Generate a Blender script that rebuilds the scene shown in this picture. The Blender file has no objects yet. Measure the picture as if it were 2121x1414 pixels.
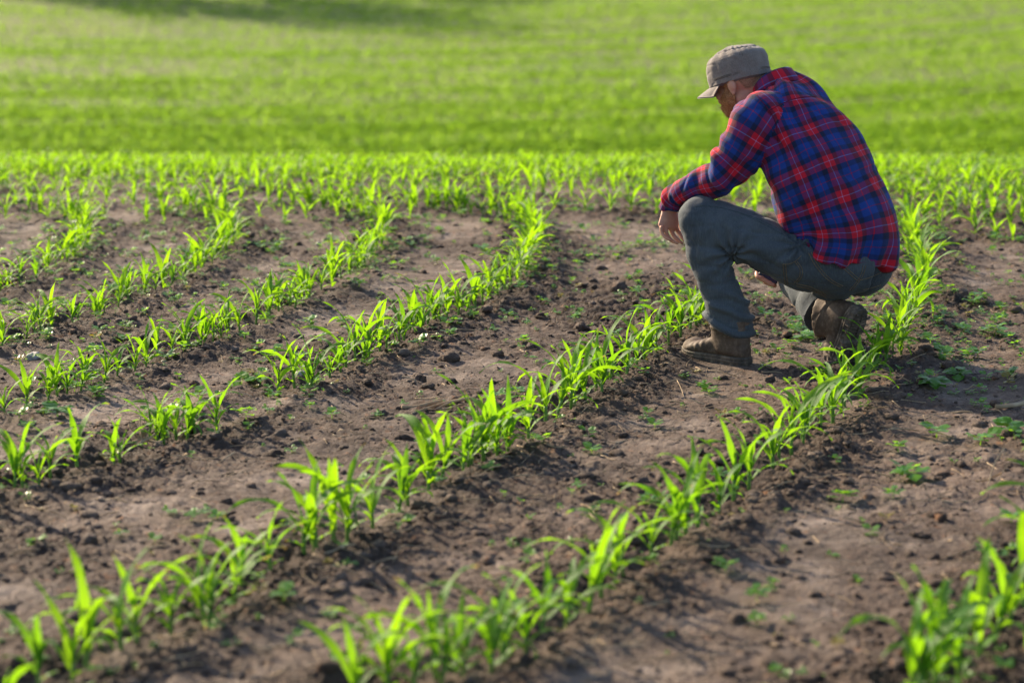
import bpy, bmesh, math, random, os
import numpy as np
from mathutils import Vector, Matrix
from mathutils.bvhtree import BVHTree
R = math.radians
S = bpy.context.scene
COL = S.collection
# ------------------------------------------------------------------ camera, sky, sun, exposure
CAM_H, PITCH, FPX, CX, CY = 1.6, 10.24, 5008.0, 1060.5, 707.0
cd = bpy.data.cameras.new("camera"); cam = bpy.data.objects.new("camera", cd); COL.objects.link(cam)
cam.location = (0, 0, CAM_H); cam.rotation_euler = (R(90 - PITCH), 0, 0)
cd.lens = 85; cd.sensor_width = 36; cd.clip_start = 0.1; cd.clip_end = 3000
cd.dof.use_dof = True; cd.dof.focus_distance = 8.5; cd.dof.aperture_fstop = 2.4; cd.dof.aperture_blades = 8
S.camera = cam
SUN_AZ, SUN_EL = -42.0, 28.0            # azimuth from +Y towards +X, elevation
w = bpy.data.worlds.new("World"); S.world = w; w.use_nodes = True
nt = w.node_tree; sky = nt.nodes.new("ShaderNodeTexSky"); sky.sky_type = 'NISHITA'
sky.sun_disc = False; sky.sun_elevation = R(SUN_EL); sky.sun_rotation = R(SUN_AZ); sky.air_density = 1.0; sky.dust_density = 1.5
bgn = nt.nodes["Background"]; nt.links.new(sky.outputs[0], bgn.inputs[0]); bgn.inputs[1].default_value = 0.115
sl = bpy.data.lights.new("sun", 'SUN'); sl.energy = 5.0; sl.angle = R(0.9); sl.color = (1.0, 0.83, 0.59)
so = bpy.data.objects.new("sun", sl); COL.objects.link(so)
sd = Vector((math.sin(R(SUN_AZ)) * math.cos(R(SUN_EL)), math.cos(R(SUN_AZ)) * math.cos(R(SUN_EL)), math.sin(R(SUN_EL))))
so.rotation_euler = sd.to_track_quat('Z', 'Y').to_euler(); so.location = (-8, 6, 9)
S.view_settings.view_transform = 'Standard'; S.view_settings.look = 'None'
S.view_settings.exposure = 1.3; S.view_settings.gamma = 1.0
S.cycles.max_bounces = 8; S.cycles.transmission_bounces = 4; S.cycles.transparent_max_bounces = 4
S.cycles.use_denoising = True
S.cycles.sample_clamp_indirect = 6.0

# ------------------------------------------------------------------ helpers
_p = R(PITCH); _f = np.array([0, math.cos(_p), -math.sin(_p)]); _u = np.array([0, math.sin(_p), math.cos(_p)]); _r = np.array([1., 0, 0])
def ray(px, py): return (px - CX) / FPX * _r - (py - CY) / FPX * _u + _f
def PY(px, py, Y):                       # the point at ground distance Y that the photo shows at px, py
    d = ray(px, py); return np.array([0, 0, CAM_H]) + d * (Y / d[1])
def PG(px, py, z=0.0):                   # the ground point
    d = ray(px, py); return np.array([0, 0, CAM_H]) + d * ((z - CAM_H) / d[2])
def link_mesh(name, verts, faces, mat=None, parent=None, smooth=True, uv=None, quads=True):
    me = bpy.data.meshes.new(name)
    verts = np.asarray(verts, dtype=np.float32)
    if isinstance(faces, np.ndarray):
        nv, nf, k = len(verts), len(faces), faces.shape[1]
        me.vertices.add(nv); me.vertices.foreach_set('co', verts.ravel())
        me.loops.add(nf * k); me.loops.foreach_set('vertex_index', faces.astype(np.int32).ravel())
        me.polygons.add(nf); me.polygons.foreach_set('loop_start', np.arange(0, nf * k, k, dtype=np.int32))
        me.polygons.foreach_set('loop_total', np.full(nf, k, dtype=np.int32))
        me.update(calc_edges=True)
    else:
        me.from_pydata(verts.tolist(), [], faces)
    if smooth: me.polygons.foreach_set('use_smooth', np.ones(len(me.polygons), dtype=bool))
    if uv is not None:
        l = me.uv_layers.new(name='UVMap'); l.data.foreach_set('uv', np.asarray(uv, dtype=np.float32).ravel())
    me.validate()
    if mat: me.materials.append(mat)
    o = bpy.data.objects.new(name, me); COL.objects.link(o)
    if parent: o.parent = parent
    return o
def tag(o, label=None, cat=None, group=None, kind=None):
    if label: o['label'] = label
    if cat: o['category'] = cat
    if group: o['group'] = group
    if kind: o['kind'] = kind
    return o
def empty(name, loc):
    o = bpy.data.objects.new(name, None); o.empty_display_size = .05; COL.objects.link(o); o.location = loc; return o

# gradient noise
def _hash(ix, iy, iz, seed):
    h = (ix.astype(np.int64) * 374761393 + iy.astype(np.int64) * 668265263 + iz * 2147483647 + seed * 1274126177) & 0xFFFFFFFF
    h = ((h ^ (h >> 13)) * 1274126177) & 0xFFFFFFFF
    h = ((h ^ (h >> 16)) * 2246822519) & 0xFFFFFFFF
    return h ^ (h >> 15)
def noise2(x, y, seed=0):
    x0 = np.floor(x); y0 = np.floor(y); fx = x - x0; fy = y - y0
    ux = fx * fx * fx * (fx * (fx * 6 - 15) + 10); uy = fy * fy * fy * (fy * (fy * 6 - 15) + 10)
    def g(ix, iy, dx, dy):
        a = (_hash(ix, iy, 0, seed) & 0xFFFF) / 65536.0 * 2 * np.pi
        return np.cos(a) * dx + np.sin(a) * dy
    n00 = g(x0, y0, fx, fy); n10 = g(x0 + 1, y0, fx - 1, fy); n01 = g(x0, y0 + 1, fx, fy - 1); n11 = g(x0 + 1, y0 + 1, fx - 1, fy - 1)
    a = n00 + ux * (n10 - n00); b = n01 + ux * (n11 - n01)
    return (a + uy * (b - a)) * 1.4
def noise3(x, y, z, seed=0):
    z0 = np.floor(z); fz = z - z0; uz = fz * fz * (3 - 2 * fz)
    out = 0
    for k, wt in ((0, 1 - uz), (1, uz)):
        x0 = np.floor(x); y0 = np.floor(y); fx = x - x0; fy = y - y0; ux = fx * fx * (3 - 2 * fx); uy = fy * fy * (3 - 2 * fy)
        zi = (z0 + k).astype(np.int64)
        v = lambda a, b: ((_hash(x0 + a, y0 + b, zi, seed) & 0xFFFF) / 32768.0 - 1)
        a = v(0, 0) * (1 - ux) + v(1, 0) * ux; b = v(0, 1) * (1 - ux) + v(1, 1) * ux
        out = out + wt * (a * (1 - uy) + b * uy)
    return out
def fbm(x, y, s, octv=3, seed=0, gain=.5):
    o = 0; a = 1.0
    for k in range(octv): o = o + a * noise2(x * s * 2 ** k + 17.3 * k, y * s * 2 ** k - 9.1 * k, seed + k); a *= gain
    return o
def sstep(a, b, x):
    t = np.clip((x - a) / (b - a), 0, 1); return t * t * (3 - 2 * t)

# node helpers
class NT:
    def __init__(s, name):
        s.m = bpy.data.materials.new(name); s.m.use_nodes = True; s.t = s.m.node_tree; s.n = s.t.nodes
        s.b = s.n['Principled BSDF']; s.out = s.n['Material Output']
    def node(s, typ, **kw):
        n = s.n.new(typ)
        for k, v in kw.items(): setattr(n, k, v)
        return n
    def put(s, sock, v):
        if isinstance(v, bpy.types.NodeSocket): s.t.links.new(v, sock)
        elif v is not None:
            if sock.type == 'RGBA' and len(v) == 3: v = (*v, 1)
            sock.default_value = v
    def math(s, op, a, b=None, c=None, clamp=False):
        n = s.node('ShaderNodeMath', operation=op); n.use_clamp = clamp
        for i, v in enumerate((a, b, c)):
            if v is not None: s.put(n.inputs[i], v)
        return n.outputs[0]
    def mix(s, f, a, b, blend='MIX'):
        n = s.node('ShaderNodeMix', data_type='RGBA', blend_type=blend)
        s.put(n.inputs[0], f); s.put(n.inputs[6], a); s.put(n.inputs[7], b); return n.outputs[2]
    def noise(s, vec, scale, detail=3, rough=.55, dist=0):
        n = s.node('ShaderNodeTexNoise'); s.put(n.inputs['Vector'], vec)
        n.inputs['Scale'].default_value = scale; n.inputs['Detail'].default_value = detail
        n.inputs['Roughness'].default_value = rough; n.inputs['Distortion'].default_value = dist; return n.outputs[0]
    def ramp(s, f, pts):
        n = s.node('ShaderNodeValToRGB'); s.put(n.inputs[0], f); e = n.color_ramp.elements
        while len(e) < len(pts): e.new(.5)
        for i, (p, c) in enumerate(pts): e[i].position = p; e[i].color = (*c, 1) if len(c) == 3 else c
        return n.outputs[0]
    def mapr(s, f, a, b, c=0., d=1.):
        n = s.node('ShaderNodeMapRange'); s.put(n.inputs[0], f)
        for i, v in enumerate((a, b, c, d)): n.inputs[i + 1].default_value = v
        return n.outputs[0]
    def geo(s): return s.node('ShaderNodeNewGeometry').outputs['Position']
    def objco(s): return s.node('ShaderNodeTexCoord').outputs['Object']
    def uv(s): return s.node('ShaderNodeTexCoord').outputs['UV']
    def attr(s, name): n = s.node('ShaderNodeAttribute'); n.attribute_name = name; return n.outputs['Fac']
    def orand(s): return s.node('ShaderNodeObjectInfo').outputs['Random']
    def bump(s, h, strength=.5, dist=.01):
        n = s.node('ShaderNodeBump'); n.inputs['Strength'].default_value = strength; n.inputs['Distance'].default_value = dist
        s.put(n.inputs['Height'], h); s.put(s.b.inputs['Normal'], n.outputs[0]); return n.outputs[0]
    def base(s, col, rough=.8, spec=.3):
        s.put(s.b.inputs['Base Color'], col); s.put(s.b.inputs['Roughness'], rough); s.put(s.b.inputs['Specular IOR Level'], spec)
    def scale(s, vec, xyz):
        n = s.node('ShaderNodeMapping'); s.put(n.inputs[0], vec); n.inputs['Scale'].default_value = xyz; return n.outputs[0]

def leaf_mat(name, dark, light, trans, tw=.45, uvstripe=True, gloss=.38):
    m = NT(name)
    rnd = m.orand(); pos = m.geo()
    f = m.math('ADD', m.math('MULTIPLY', rnd, .55), m.math('MULTIPLY', m.noise(pos, 14, 3), .55))
    col = m.mix(f, dark, light); tr = m.mix(f, (trans[0] * .30, trans[1] * .50, trans[2]), trans)
    if uvstripe:
        sx = m.node('ShaderNodeSeparateXYZ'); m.put(sx.inputs[0], m.uv())
        d = m.math('ABSOLUTE', m.math('SUBTRACT', sx.outputs[0], .5))
        rib = m.math('SUBTRACT', 1, m.mapr(d, .03, .09), clamp=True)
        col = m.mix(m.math('MULTIPLY', rib, .45), col, tuple(min(1, c * 2.2) for c in light))
        vein = m.math('SINE', m.math('MULTIPLY', sx.outputs[0], 75))
        tr = m.mix(m.mapr(vein, .2, 1, 0, .22), tr, tuple(c * .45 for c in trans))
        tr = m.mix(m.math('MULTIPLY', rib, .4), tr, tuple(c * .5 for c in trans))
        tipn = m.math('ADD', sx.outputs[1], m.math('MULTIPLY', m.noise(pos, 60, 2), .25))
        dry = m.math('MULTIPLY', m.mapr(tipn, 1.03, 1.09), m.math('GREATER_THAN', m.math('FRACT', m.math('MULTIPLY', rnd, 7.3)), .45))
        col = m.mix(dry, col, (.30, .22, .10)); tr = m.mix(dry, tr, (.25, .17, .05))
        dust = m.math('MULTIPLY', m.mapr(m.noise(pos, 130, 3, .7), .58, .70), m.mapr(sx.outputs[1], .75, .1)); col = m.mix(dust, col, (.16, .11, .08)); tr = m.mix(dust, tr, (.10, .07, .03))
        m.bump(vein, .25, .001)
    m.base(col, gloss, .35)
    t = m.node('ShaderNodeBsdfTranslucent'); m.put(t.inputs[0], tr)
    mx = m.node('ShaderNodeMixShader'); mx.inputs[0].default_value = tw
    m.t.links.new(m.b.outputs[0], mx.inputs[1]); m.t.links.new(t.outputs[0], mx.inputs[2]); m.t.links.new(mx.outputs[0], m.out.inputs[0])
    return m.m
# ------------------------------------------------------------------ crop rows (bases of the plants, measured once from the photo, then laid on the ground)
ROWS = {
 1: [(1900,1450),(1935,1430),(1985,1395),(2060,1330),(2120,1260),(2160,1190),(2200,1110)],
 2: [(735,1450),(800,1430),(860,1420),(905,1400),(960,1398),(1040,1370),(1090,1340),(1122,1300),(1220,1270),(1245,1230),(1290,1190),(1390,1130),(1420,1110),(1445,1090),(1490,1050),(1520,1028),(1552,1000),(1600,960),(1640,930),(1662,903),(1700,880),(1722,858),(1750,830),(1772,802),(1800,782),(1815,762),(1835,742),(1850,720),(1862,704),(1875,690),(1885,670),(1893,652),(1900,633),(1907,616),(1910,601),(1912,586),(1910,571),(1907,556),(1903,541),(1898,526),(1890,511),(1885,496),(1875,485)],
 3: [(0,1470),(80,1425),(150,1400),(250,1345),(355,1310),(425,1280),(485,1250),(560,1180),(630,1140),(655,1130),(690,1118),(722,1100),(772,1080),(845,1035),(888,1005),(915,990),(970,960),(1000,946),(1030,940),(1052,928),(1095,900),(1130,870),(1155,850),(1190,830),(1212,819),(1235,805),(1265,785),(1300,765),(1335,737),(1360,722),(1385,710),(1410,697),(1430,682),(1447,668),(1462,655),(1480,640)],
 4: [(30,1012),(82,1005),(160,970),(248,955),(310,902),(340,912),(388,900),(450,882),(575,817),(610,800),(645,796),(705,763),(735,745),(765,735),(787,725),(827,708),(850,690),(866,681),(886,670),(910,660),(926,655),(950,649),(966,640),(985,634),(1000,625),(1015,615),(1030,605),(1045,595),(1060,584),(1070,572),(1080,560),(1090,548),(1098,535),(1104,522),(1108,508),(1108,495),(1100,482),(1090,472),(1075,463),(1055,455),(1030,449),(1000,443),(965,438),(925,434),(885,430),(845,427)],
 5: [(10,856),(100,826),(117,815),(168,806),(216,790),(280,766),(306,747),(355,723),(390,713),(416,707),(441,700),(470,690),(496,683),(530,665),(556,652),(577,644),(600,634),(624,623),(642,614),(665,601),(688,590),(706,579),(725,566),(741,553),(755,540),(768,528),(780,515),(790,500),(795,485),(790,472),(775,460),(750,450),(720,442),(685,436),(650,430),(610,425)],
 6: [(5,716),(55,696),(85,686),(108,680),(150,672),(197,655),(216,645),(245,633),(266,622),(300,608),(322,598),(355,585),(385,567),(402,558),(421,548),(440,538),(456,528),(470,515),(480,502),(486,490),(484,476),(474,465),(455,456),(430,448),(400,441),(365,436)],
 7: [(0,600),(40,582),(75,575),(115,549),(140,538),(156,525),(171,512),(182,498),(186,485),(178,472),(160,462),(135,453),(100,446),(60,440)],
}
HEAD0 = [(-300,418),(200,424),(700,428),(1100,434),(1350,446),(1700,458),(1950,474),(2121,500),(2500,545)]
ROW_PTS = {k: np.array([PG(*p)[:2] for p in v]) for k, v in ROWS.items()}
_h0 = np.array([PG(*p)[:2] for p in HEAD0])
HEAD_PTS = [_h0 + np.array([0, .72 * k]) for k in range(0, 10)]
_segs = []
for pl in list(ROW_PTS.values()) + HEAD_PTS[:6]: _segs += [(pl[i], pl[i + 1]) for i in range(len(pl) - 1)]
_A = np.array([s[0] for s in _segs]); _B = np.array([s[1] for s in _segs])
_gx = np.arange(-5, 5.01, .04); _gy = np.arange(3, 17, .04)
_GX, _GY = np.meshgrid(_gx, _gy)
_D = np.full(_GX.shape, 9.)
for a, b in zip(_A, _B):
    ab = b - a; L = (ab ** 2).sum() + 1e-9
    t = np.clip(((_GX - a[0]) * ab[0] + (_GY - a[1]) * ab[1]) / L, 0, 1)
    _D = np.minimum(_D, np.hypot(_GX - a[0] - t * ab[0], _GY - a[1] - t * ab[1]))
def row_dist(x, y):
    fx = np.clip((x + 5) / .04, 0, len(_gx) - 1.001); fy = np.clip((y - 3) / .04, 0, len(_gy) - 1.001)
    i = fx.astype(int); j = fy.astype(int); u = fx - i; v = fy - j
    return (_D[j, i] * (1 - u) * (1 - v) + _D[j, i + 1] * u * (1 - v) + _D[j + 1, i] * (1 - u) * v + _D[j + 1, i + 1] * u * v)
# ------------------------------------------------------------------ terrain: field, crest, dip, far slope
_my = np.arange(-40, 900, .25); _sl = np.zeros_like(_my)
_sl = np.where(_my > 12.5, -2 * .0105 * (_my - 12.5), 0); _sl = np.maximum(_sl, -.15)
_sl = _sl + (.15 + .034) * sstep(43, 52, _my); _sl = _sl * (1 - sstep(108, 118, _my)) - .03 * sstep(112, 125, _my) * (1 - sstep(250, 400, _my))
_mz = np.cumsum(_sl) * .25
def macro(x, y):
    z = np.interp(y, _my, _mz)
    return z + sstep(30, 60, y) * .25 * noise2(x * .03, y * .02, 5)
def rough_mask(x, y):
    d = row_dist(x, y)
    n = fbm(x, y, 1.1, 3, 40)
    r = np.exp(-((d - .10) / .12) ** 2) * .6 + .62 + .55 * n
    r += .7 * np.exp(-(((x - .45) / .75) ** 2 + ((y - 9.7) / .9) ** 2))      # lumpy patch left of the man
    return np.clip(r, .38, 1.4), d
def ground_z(x, y, fine=True):
    x = np.asarray(x, float); y = np.asarray(y, float)
    z = macro(x, y)
    near = 1 - sstep(17, 30, y)
    r, d = rough_mask(x, y)
    wob = 1 + .7 * noise2(x * 3.1, y * 3.1, 3)
    z = z + near * (-.010 * np.exp(-(d / .05) ** 2) + .015 * wob * np.exp(-((d - .13) / .075) ** 2) - .005 * np.exp(-((d - .36) / .12) ** 2))
    z = z + near * .014 * fbm(x, y, 1.6, 2, 1)
    z = z + near * r * .020 * (np.abs(noise2(x * 7.5, y * 7.5, 11)) + .5 * np.abs(noise2(x * 16, y * 16, 12)) - .35)
    if fine:
        wx = x + .012 * noise2(x * 21, y * 21, 70); wy = y + .012 * noise2(x * 21, y * 21, 71)
        z = z + near * r * (.0125 * (np.abs(noise2(wx * 27, wy * 27, 13)) - .3) + .0085 * (np.abs(noise2(wx * 55, wy * 55, 14)) - .3))
        z = z + near * r * .0055 * (np.abs(noise2(x * 105, y * 105, 15)) - .3) + near * .006 * np.clip(noise2(wx * 18, wy * 18, 16) - .25, 0, 1)
    # trodden dirt under the boots
    for bx, by, br in ((.75, 8.42, .17), (1.12, 8.44, .13)):
        g = np.exp(-(((x - bx) ** 2 + (y - by) ** 2) / br ** 2) ** 2); z = z * (1 - .85 * g)
    return z
gy = [3.6]
while gy[-1] < 22: gy.append(gy[-1] * 1.0017)
while gy[-1] < 130: gy.append(gy[-1] * 1.006)
while gy[-1] < 850: gy.append(gy[-1] * 1.06)
gy = np.array([-30, -18, -10, -5, -2, 0, 1.2, 2, 2.6, 3.0, 3.3] + gy)
st = np.arange(0, .30, .0010).tolist(); step = .0013
while st[-1] < 3.2: st.append(st[-1] + step); step *= 1.13
st = np.array(st); st = np.concatenate([-st[:0:-1], st])
GXX = st[None, :] * np.maximum(gy, 4.2)[:, None]; GYY = np.repeat(gy[:, None], len(st), 1)
GZ = ground_z(GXX, GYY)
nr, nc = GXX.shape
idx = np.arange(nr * nc).reshape(nr, nc)
F = np.stack([idx[:-1, :-1], idx[:-1, 1:], idx[1:, 1:], idx[1:, :-1]], -1).reshape(-1, 4)
def soil_mat():
    m = NT('soil'); pos = m.geo()
    flat = m.scale(pos, (1, 1, .35))
    big = m.noise(flat, 1.3, 3); med = m.noise(flat, 9, 4, .62); fine = m.noise(pos, 85, 5, .7); grit = m.noise(pos, 300, 2, .6)
    rg = m.attr('rough')
    f = m.math('ADD', m.math('MULTIPLY', big, .35), m.math('ADD', m.math('MULTIPLY', med, .45), m.math('MULTIPLY', fine, .35)))
    f = m.math('SUBTRACT', f, m.math('MULTIPLY', rg, .16))
    col = m.ramp(f, [(.25, (.026, .018, .014)), (.42, (.068, .044, .033)), (.56, (.125, .088, .069)), (.72, (.25, .18, .142))])
    crust = m.math('MULTIPLY', m.mapr(m.noise(flat, 3.2, 4, .6), .46, .66), m.mapr(rg, .95, .55))
    col = m.mix(m.math('MULTIPLY', crust, .75), col, m.mix(m.mapr(med, .35, .65), (.155, .122, .104), (.31, .25, .215)))
    col = m.mix(m.mapr(fine, .60, .72, 0, .75), col, (.32, .215, .145))
    col = m.mix(m.mapr(m.noise(flat, 22, 2), .63, .72, 0, .6), col, (.22, .10, .045))
    damp = m.math('MULTIPLY', m.mapr(m.noise(flat, .95, 4, .62), .48, .62), m.mapr(m.noise(flat, 7, 3), .30, .62)); col = m.mix(m.math('MULTIPLY', damp, .6), col, (.036, .024, .018))
    col = m.mix(m.mapr(grit, .60, .70, 0, .65), col, (.04, .026, .018))
    sx = m.node('ShaderNodeSeparateXYZ'); m.put(sx.inputs[0], pos)
    far = m.mapr(sx.outputs[1], 22, 48)
    col = m.mix(far, col, m.ramp(m.noise(m.scale(pos, (.25, .6, 1)), .8, 4), [(.3, (.060, .095, .014)), (.7, (.12, .125, .035))]))
    m.base(col, .88, .25)
    vo = m.node('ShaderNodeTexVoronoi', feature='DISTANCE_TO_EDGE'); vo.inputs['Scale'].default_value = 17; wv = m.node('ShaderNodeVectorMath', operation='ADD'); nn = m.node('ShaderNodeTexNoise'); m.put(nn.inputs['Vector'], pos); nn.inputs['Scale'].default_value = 14; nn.inputs['Detail'].default_value = 3
    sc_ = m.node('ShaderNodeVectorMath', operation='SCALE'); m.put(sc_.inputs[0], nn.outputs[1]); sc_.inputs[3].default_value = .07
    m.put(wv.inputs[0], pos); m.put(wv.inputs[1], sc_.outputs[0]); m.put(vo.inputs['Vector'], wv.outputs[0])
    crack = m.math('MULTIPLY', m.mapr(vo.outputs['Distance'], .035, .0), m.mapr(m.noise(flat, 2.3, 2), .48, .58)); near = m.mapr(sx.outputs[1], 16, 12); crack = m.math('MULTIPLY', crack, near)
    col = m.mix(m.math('MULTIPLY', crack, .8), col, (.022, .015, .011)); m.put(m.b.inputs['Base Color'], col)
    h = m.math('SUBTRACT', m.math('ADD', m.math('MULTIPLY', m.noise(pos, 120, 4, .65), .7), m.math('MULTIPLY', grit, .3)), crack)
    m.bump(h, 1.0, .012)
    return m.m
SOIL = soil_mat()
g = link_mesh('ground', np.stack([GXX, GYY, GZ], -1).reshape(-1, 3), F, SOIL); tag(g, kind='structure', label='brown crumbly soil of the corn field and the slope behind')
at = g.data.attributes.new('rough', 'FLOAT', 'POINT'); at.data.foreach_set('value', rough_mask(GXX.ravel(), GYY.ravel())[0].astype(np.float32))
# ------------------------------------------------------------------ the crouching man
def V(*a): return np.array(a, float)
def unit(v): v = np.asarray(v, float); return v / (np.linalg.norm(v) + 1e-12)
def catmull(P, n):
    P = np.asarray(P, float); m = len(P); Q = np.vstack([2 * P[0] - P[1], P, 2 * P[-1] - P[-2]])
    ts = np.linspace(0, m - 1, n); i = np.minimum(ts.astype(int), m - 2); t = (ts - i)[:, None]
    p0, p1, p2, p3 = Q[i], Q[i + 1], Q[i + 2], Q[i + 3]
    return .5 * (2 * p1 + (p2 - p0) * t + (2 * p0 - 5 * p1 + 4 * p2 - p3) * t ** 2 + (3 * p1 - p0 - 3 * p2 + p3) * t ** 3)
def loft(secs, nr=60, na=64, cap=True, uvscale=1.0, v0=0.0):
    """secs: (centre, lateral axis, forward axis, ra, rb, exponent) -> closed tube, its quads and per-corner uv in metres"""
    A = np.array([np.concatenate([s[0], s[1], s[2], [s[3], s[4], s[5] if len(s) > 5 else 2.0]]) for s in secs])
    A = catmull(A, nr); th = np.linspace(0, 2 * np.pi, na, endpoint=False)
    c, s = np.cos(th), np.sin(th); e = 2 / A[:, 11][:, None]
    cc = np.sign(c) * np.abs(c) ** e; ss = np.sign(s) * np.abs(s) ** e
    P = A[:, None, 0:3] + (A[:, 9][:, None] * cc)[..., None] * A[:, None, 3:6] + (A[:, 10][:, None] * ss)[..., None] * A[:, None, 6:9]
    idx = np.arange(nr * na).reshape(nr, na); nx = np.roll(idx, -1, 1)
    F = np.stack([idx[:-1], nx[:-1], nx[1:], idx[1:]], -1).reshape(-1, 4)
    seg = np.linalg.norm(np.diff(P, axis=0), axis=2).mean(1); vv = v0 + np.concatenate([[0], np.cumsum(seg)])
    C = np.linalg.norm(P - np.roll(P, 1, 1), axis=2).sum(1).mean() * uvscale
    uu = np.arange(na + 1) / na * C
    ii, jj = np.meshgrid(np.arange(nr - 1), np.arange(na), indexing='ij'); ii = ii.ravel(); jj = jj.ravel()
    UV = np.stack([np.stack([uu[jj], vv[ii]], -1), np.stack([uu[jj + 1], vv[ii]], -1), np.stack([uu[jj + 1], vv[ii + 1]], -1), np.stack([uu[jj], vv[ii + 1]], -1)], 1)
    V_ = P.reshape(-1, 3); T = []
    if cap:
        b = len(V_); V_ = np.vstack([V_, P[0].mean(0), P[-1].mean(0)])
        T = [(int(nx[0, j]), int(idx[0, j]), b) for j in range(na)] + [(int(idx[-1, j]), int(nx[-1, j]), b + 1) for j in range(na)]
    return dict(v=V_, q=F, t=T, uv=UV, P=P)
def tube_secs(pts, ref, tang=None):
    """pts: (centre, ra, rb); lateral axis = ref made perpendicular to the path"""
    C = np.array([p[0] for p in pts]); out = []
    for i in range(len(C)):
        t = unit(C[min(i + 1, len(C) - 1)] - C[max(i - 1, 0)])
        if tang and i in tang: t = unit(tang[i])
        r = V(*ref); l = unit(r - t * r.dot(t)); f = np.cross(t, l)
        out.append((C[i], l, f, pts[i][1], pts[i][2], pts[i][3] if len(pts[i]) > 3 else 2.0))
    return out
def ell(c, axes, rad, n=20):
    c = np.asarray(c); A = np.array([unit(a) for a in axes]); u = np.linspace(0, np.pi, n); secs = []
    secs = [(c + A[2] * rad[2] * -math.cos(x), A[0], A[1], max(1e-4, rad[0] * math.sin(x)), max(1e-4, rad[1] * math.sin(x))) for x in u]
    return loft(secs, n, 28)
def simple_tube(pts, r, na=8, nr=None):
    pts = np.array(pts, float); rr = np.broadcast_to(np.asarray(r, float), (len(pts),))
    t = unit(pts[-1] - pts[0]); ref = V(0, 0, 1) if abs(t[2]) < .8 else V(0, 1, 0)
    return loft(tube_secs([(p, a, a) for p, a in zip(pts, rr)], ref), nr or max(6, len(pts) * 4), na)
def merge(parts):
    v, f, n = [], [], 0
    for p in parts:
        v.append(p['v']); f += (p['q'] + n).tolist() + [tuple(i + n for i in t) for t in p['t']]; n += len(p['v'])
    return np.vstack(v), f
def union(parts, voxel, smooth=4):
    v, f = merge(parts)
    o = link_mesh('tmp', v, f); md = o.modifiers.new('r', 'REMESH'); md.mode = 'VOXEL'; md.voxel_size = voxel
    ms = o.modifiers.new('s', 'SMOOTH'); ms.factor = .5; ms.iterations = smooth
    dg = bpy.context.evaluated_depsgraph_get(); me = bpy.data.meshes.new_from_object(o.evaluated_get(dg))
    n = len(me.vertices); vv = np.empty(n * 3, np.float32); me.vertices.foreach_get('co', vv)
    m = len(me.polygons); ff = [tuple(p.vertices) for p in me.polygons]
    old = o.data; bpy.data.objects.remove(o); bpy.data.meshes.remove(old); bpy.data.meshes.remove(me)
    return vv.reshape(-1, 3).astype(float), ff
def normals(v, f):
    me = bpy.data.meshes.new('n'); me.from_pydata(v.tolist(), [], f); n = np.empty(len(v) * 3, np.float32)
    me.vertices.foreach_get('normal', n); bpy.data.meshes.remove(me); return n.reshape(-1, 3).astype(float)
def lookup(v, src):
    """nearest point of each vertex on a loft: distance and the loft's uv there"""
    bvh = BVHTree.FromPolygons(src['v'].tolist(), src['q'].tolist()); d = np.empty(len(v)); uv = np.empty((len(v), 2))
    for i, p in enumerate(v.tolist()):
        loc, nrm, k, dist = bvh.find_nearest(p); d[i] = dist
        q = src['v'][src['q'][k]]; L = np.array(loc)
        e = (q[1] + q[2] - q[0] - q[3]) * .5; g_ = (q[3] + q[2] - q[0] - q[1]) * .5; w_ = L - (q[0] + q[3]) * .5
        s_ = min(1, max(0, w_.dot(e) / (e.dot(e) + 1e-12))); w2 = L - (q[0] + q[1]) * .5; t_ = min(1, max(0, w2.dot(g_) / (g_.dot(g_) + 1e-12)))
        c = src['uv'][k]; uv[i] = c[0] * (1 - s_) * (1 - t_) + c[1] * s_ * (1 - t_) + c[2] * s_ * t_ + c[3] * (1 - s_) * t_
    return d, uv

MAN_X, MAN_Y = 1.05, 8.45
man = empty('person', (MAN_X, MAN_Y, 0))
tag(man, 'man in plaid shirt, jeans and grey cap crouching between corn rows, head bowed', 'person')
def part(name, v, f, mat, parent=None, **k):
    v = np.asarray(v, float)
    o = link_mesh(name, v - V(MAN_X, MAN_Y, 0) if parent is None else v, f, mat, None, **k)
    o.parent = parent or man; return o
OFF = V(MAN_X, MAN_Y, 0)
def sub(name, v, f, mat, parent, **k):       # sub-part: parent sits at the man's origin
    o = link_mesh(name, np.asarray(v, float) - OFF, f, mat, None, **k); o.parent = parent; return o

LAT0, LAT1 = unit(V(.70, .71, 0)), unit(V(.66, .75, .05))
# --- shirt
spine = [((1733, 540), 8.49, .220, .172), ((1744, 480), 8.49, .222, .172), ((1722, 410), 8.50, .230, .165), ((1692, 338), 8.52, .228, .158),
         ((1661, 276), 8.56, .206, .136), ((1640, 230), 8.60, .172, .110), ((1632, 203), 8.63, .125, .09), ((1612, 184), 8.66, .078, .07), ((1600, 174), 8.67, .066, .062)]
tp = [(PY(*p, Y), a, b) for p, Y, a, b in spine]
tors = []
for i, (c, a, b) in enumerate(tp):
    t = unit(tp[min(i + 1, len(tp) - 1)][0] - tp[max(i - 1, 0)][0])
    if i == 0: t = unit(V(-.02, .03, 1))
    l = unit(LAT0 * (1 - i / 8) + LAT1 * i / 8); l = unit(l - t * l.dot(t)); tors.append((c, l, np.cross(t, l), a, b, 2.35))
c0 = tors[0]
inner = [(c0[0] + V(-.01, .01, .11), c0[1], c0[2], .12, .10, 2.2), (c0[0] + V(0, 0, .03), c0[1], c0[2], c0[3] - .015, c0[4] - .015, 2.3)]
torso = loft(tors, 140, 140, cap=True)
SHL, SHR = PY(1578, 238, 8.47), PY(1684, 236, 8.79)
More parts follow.
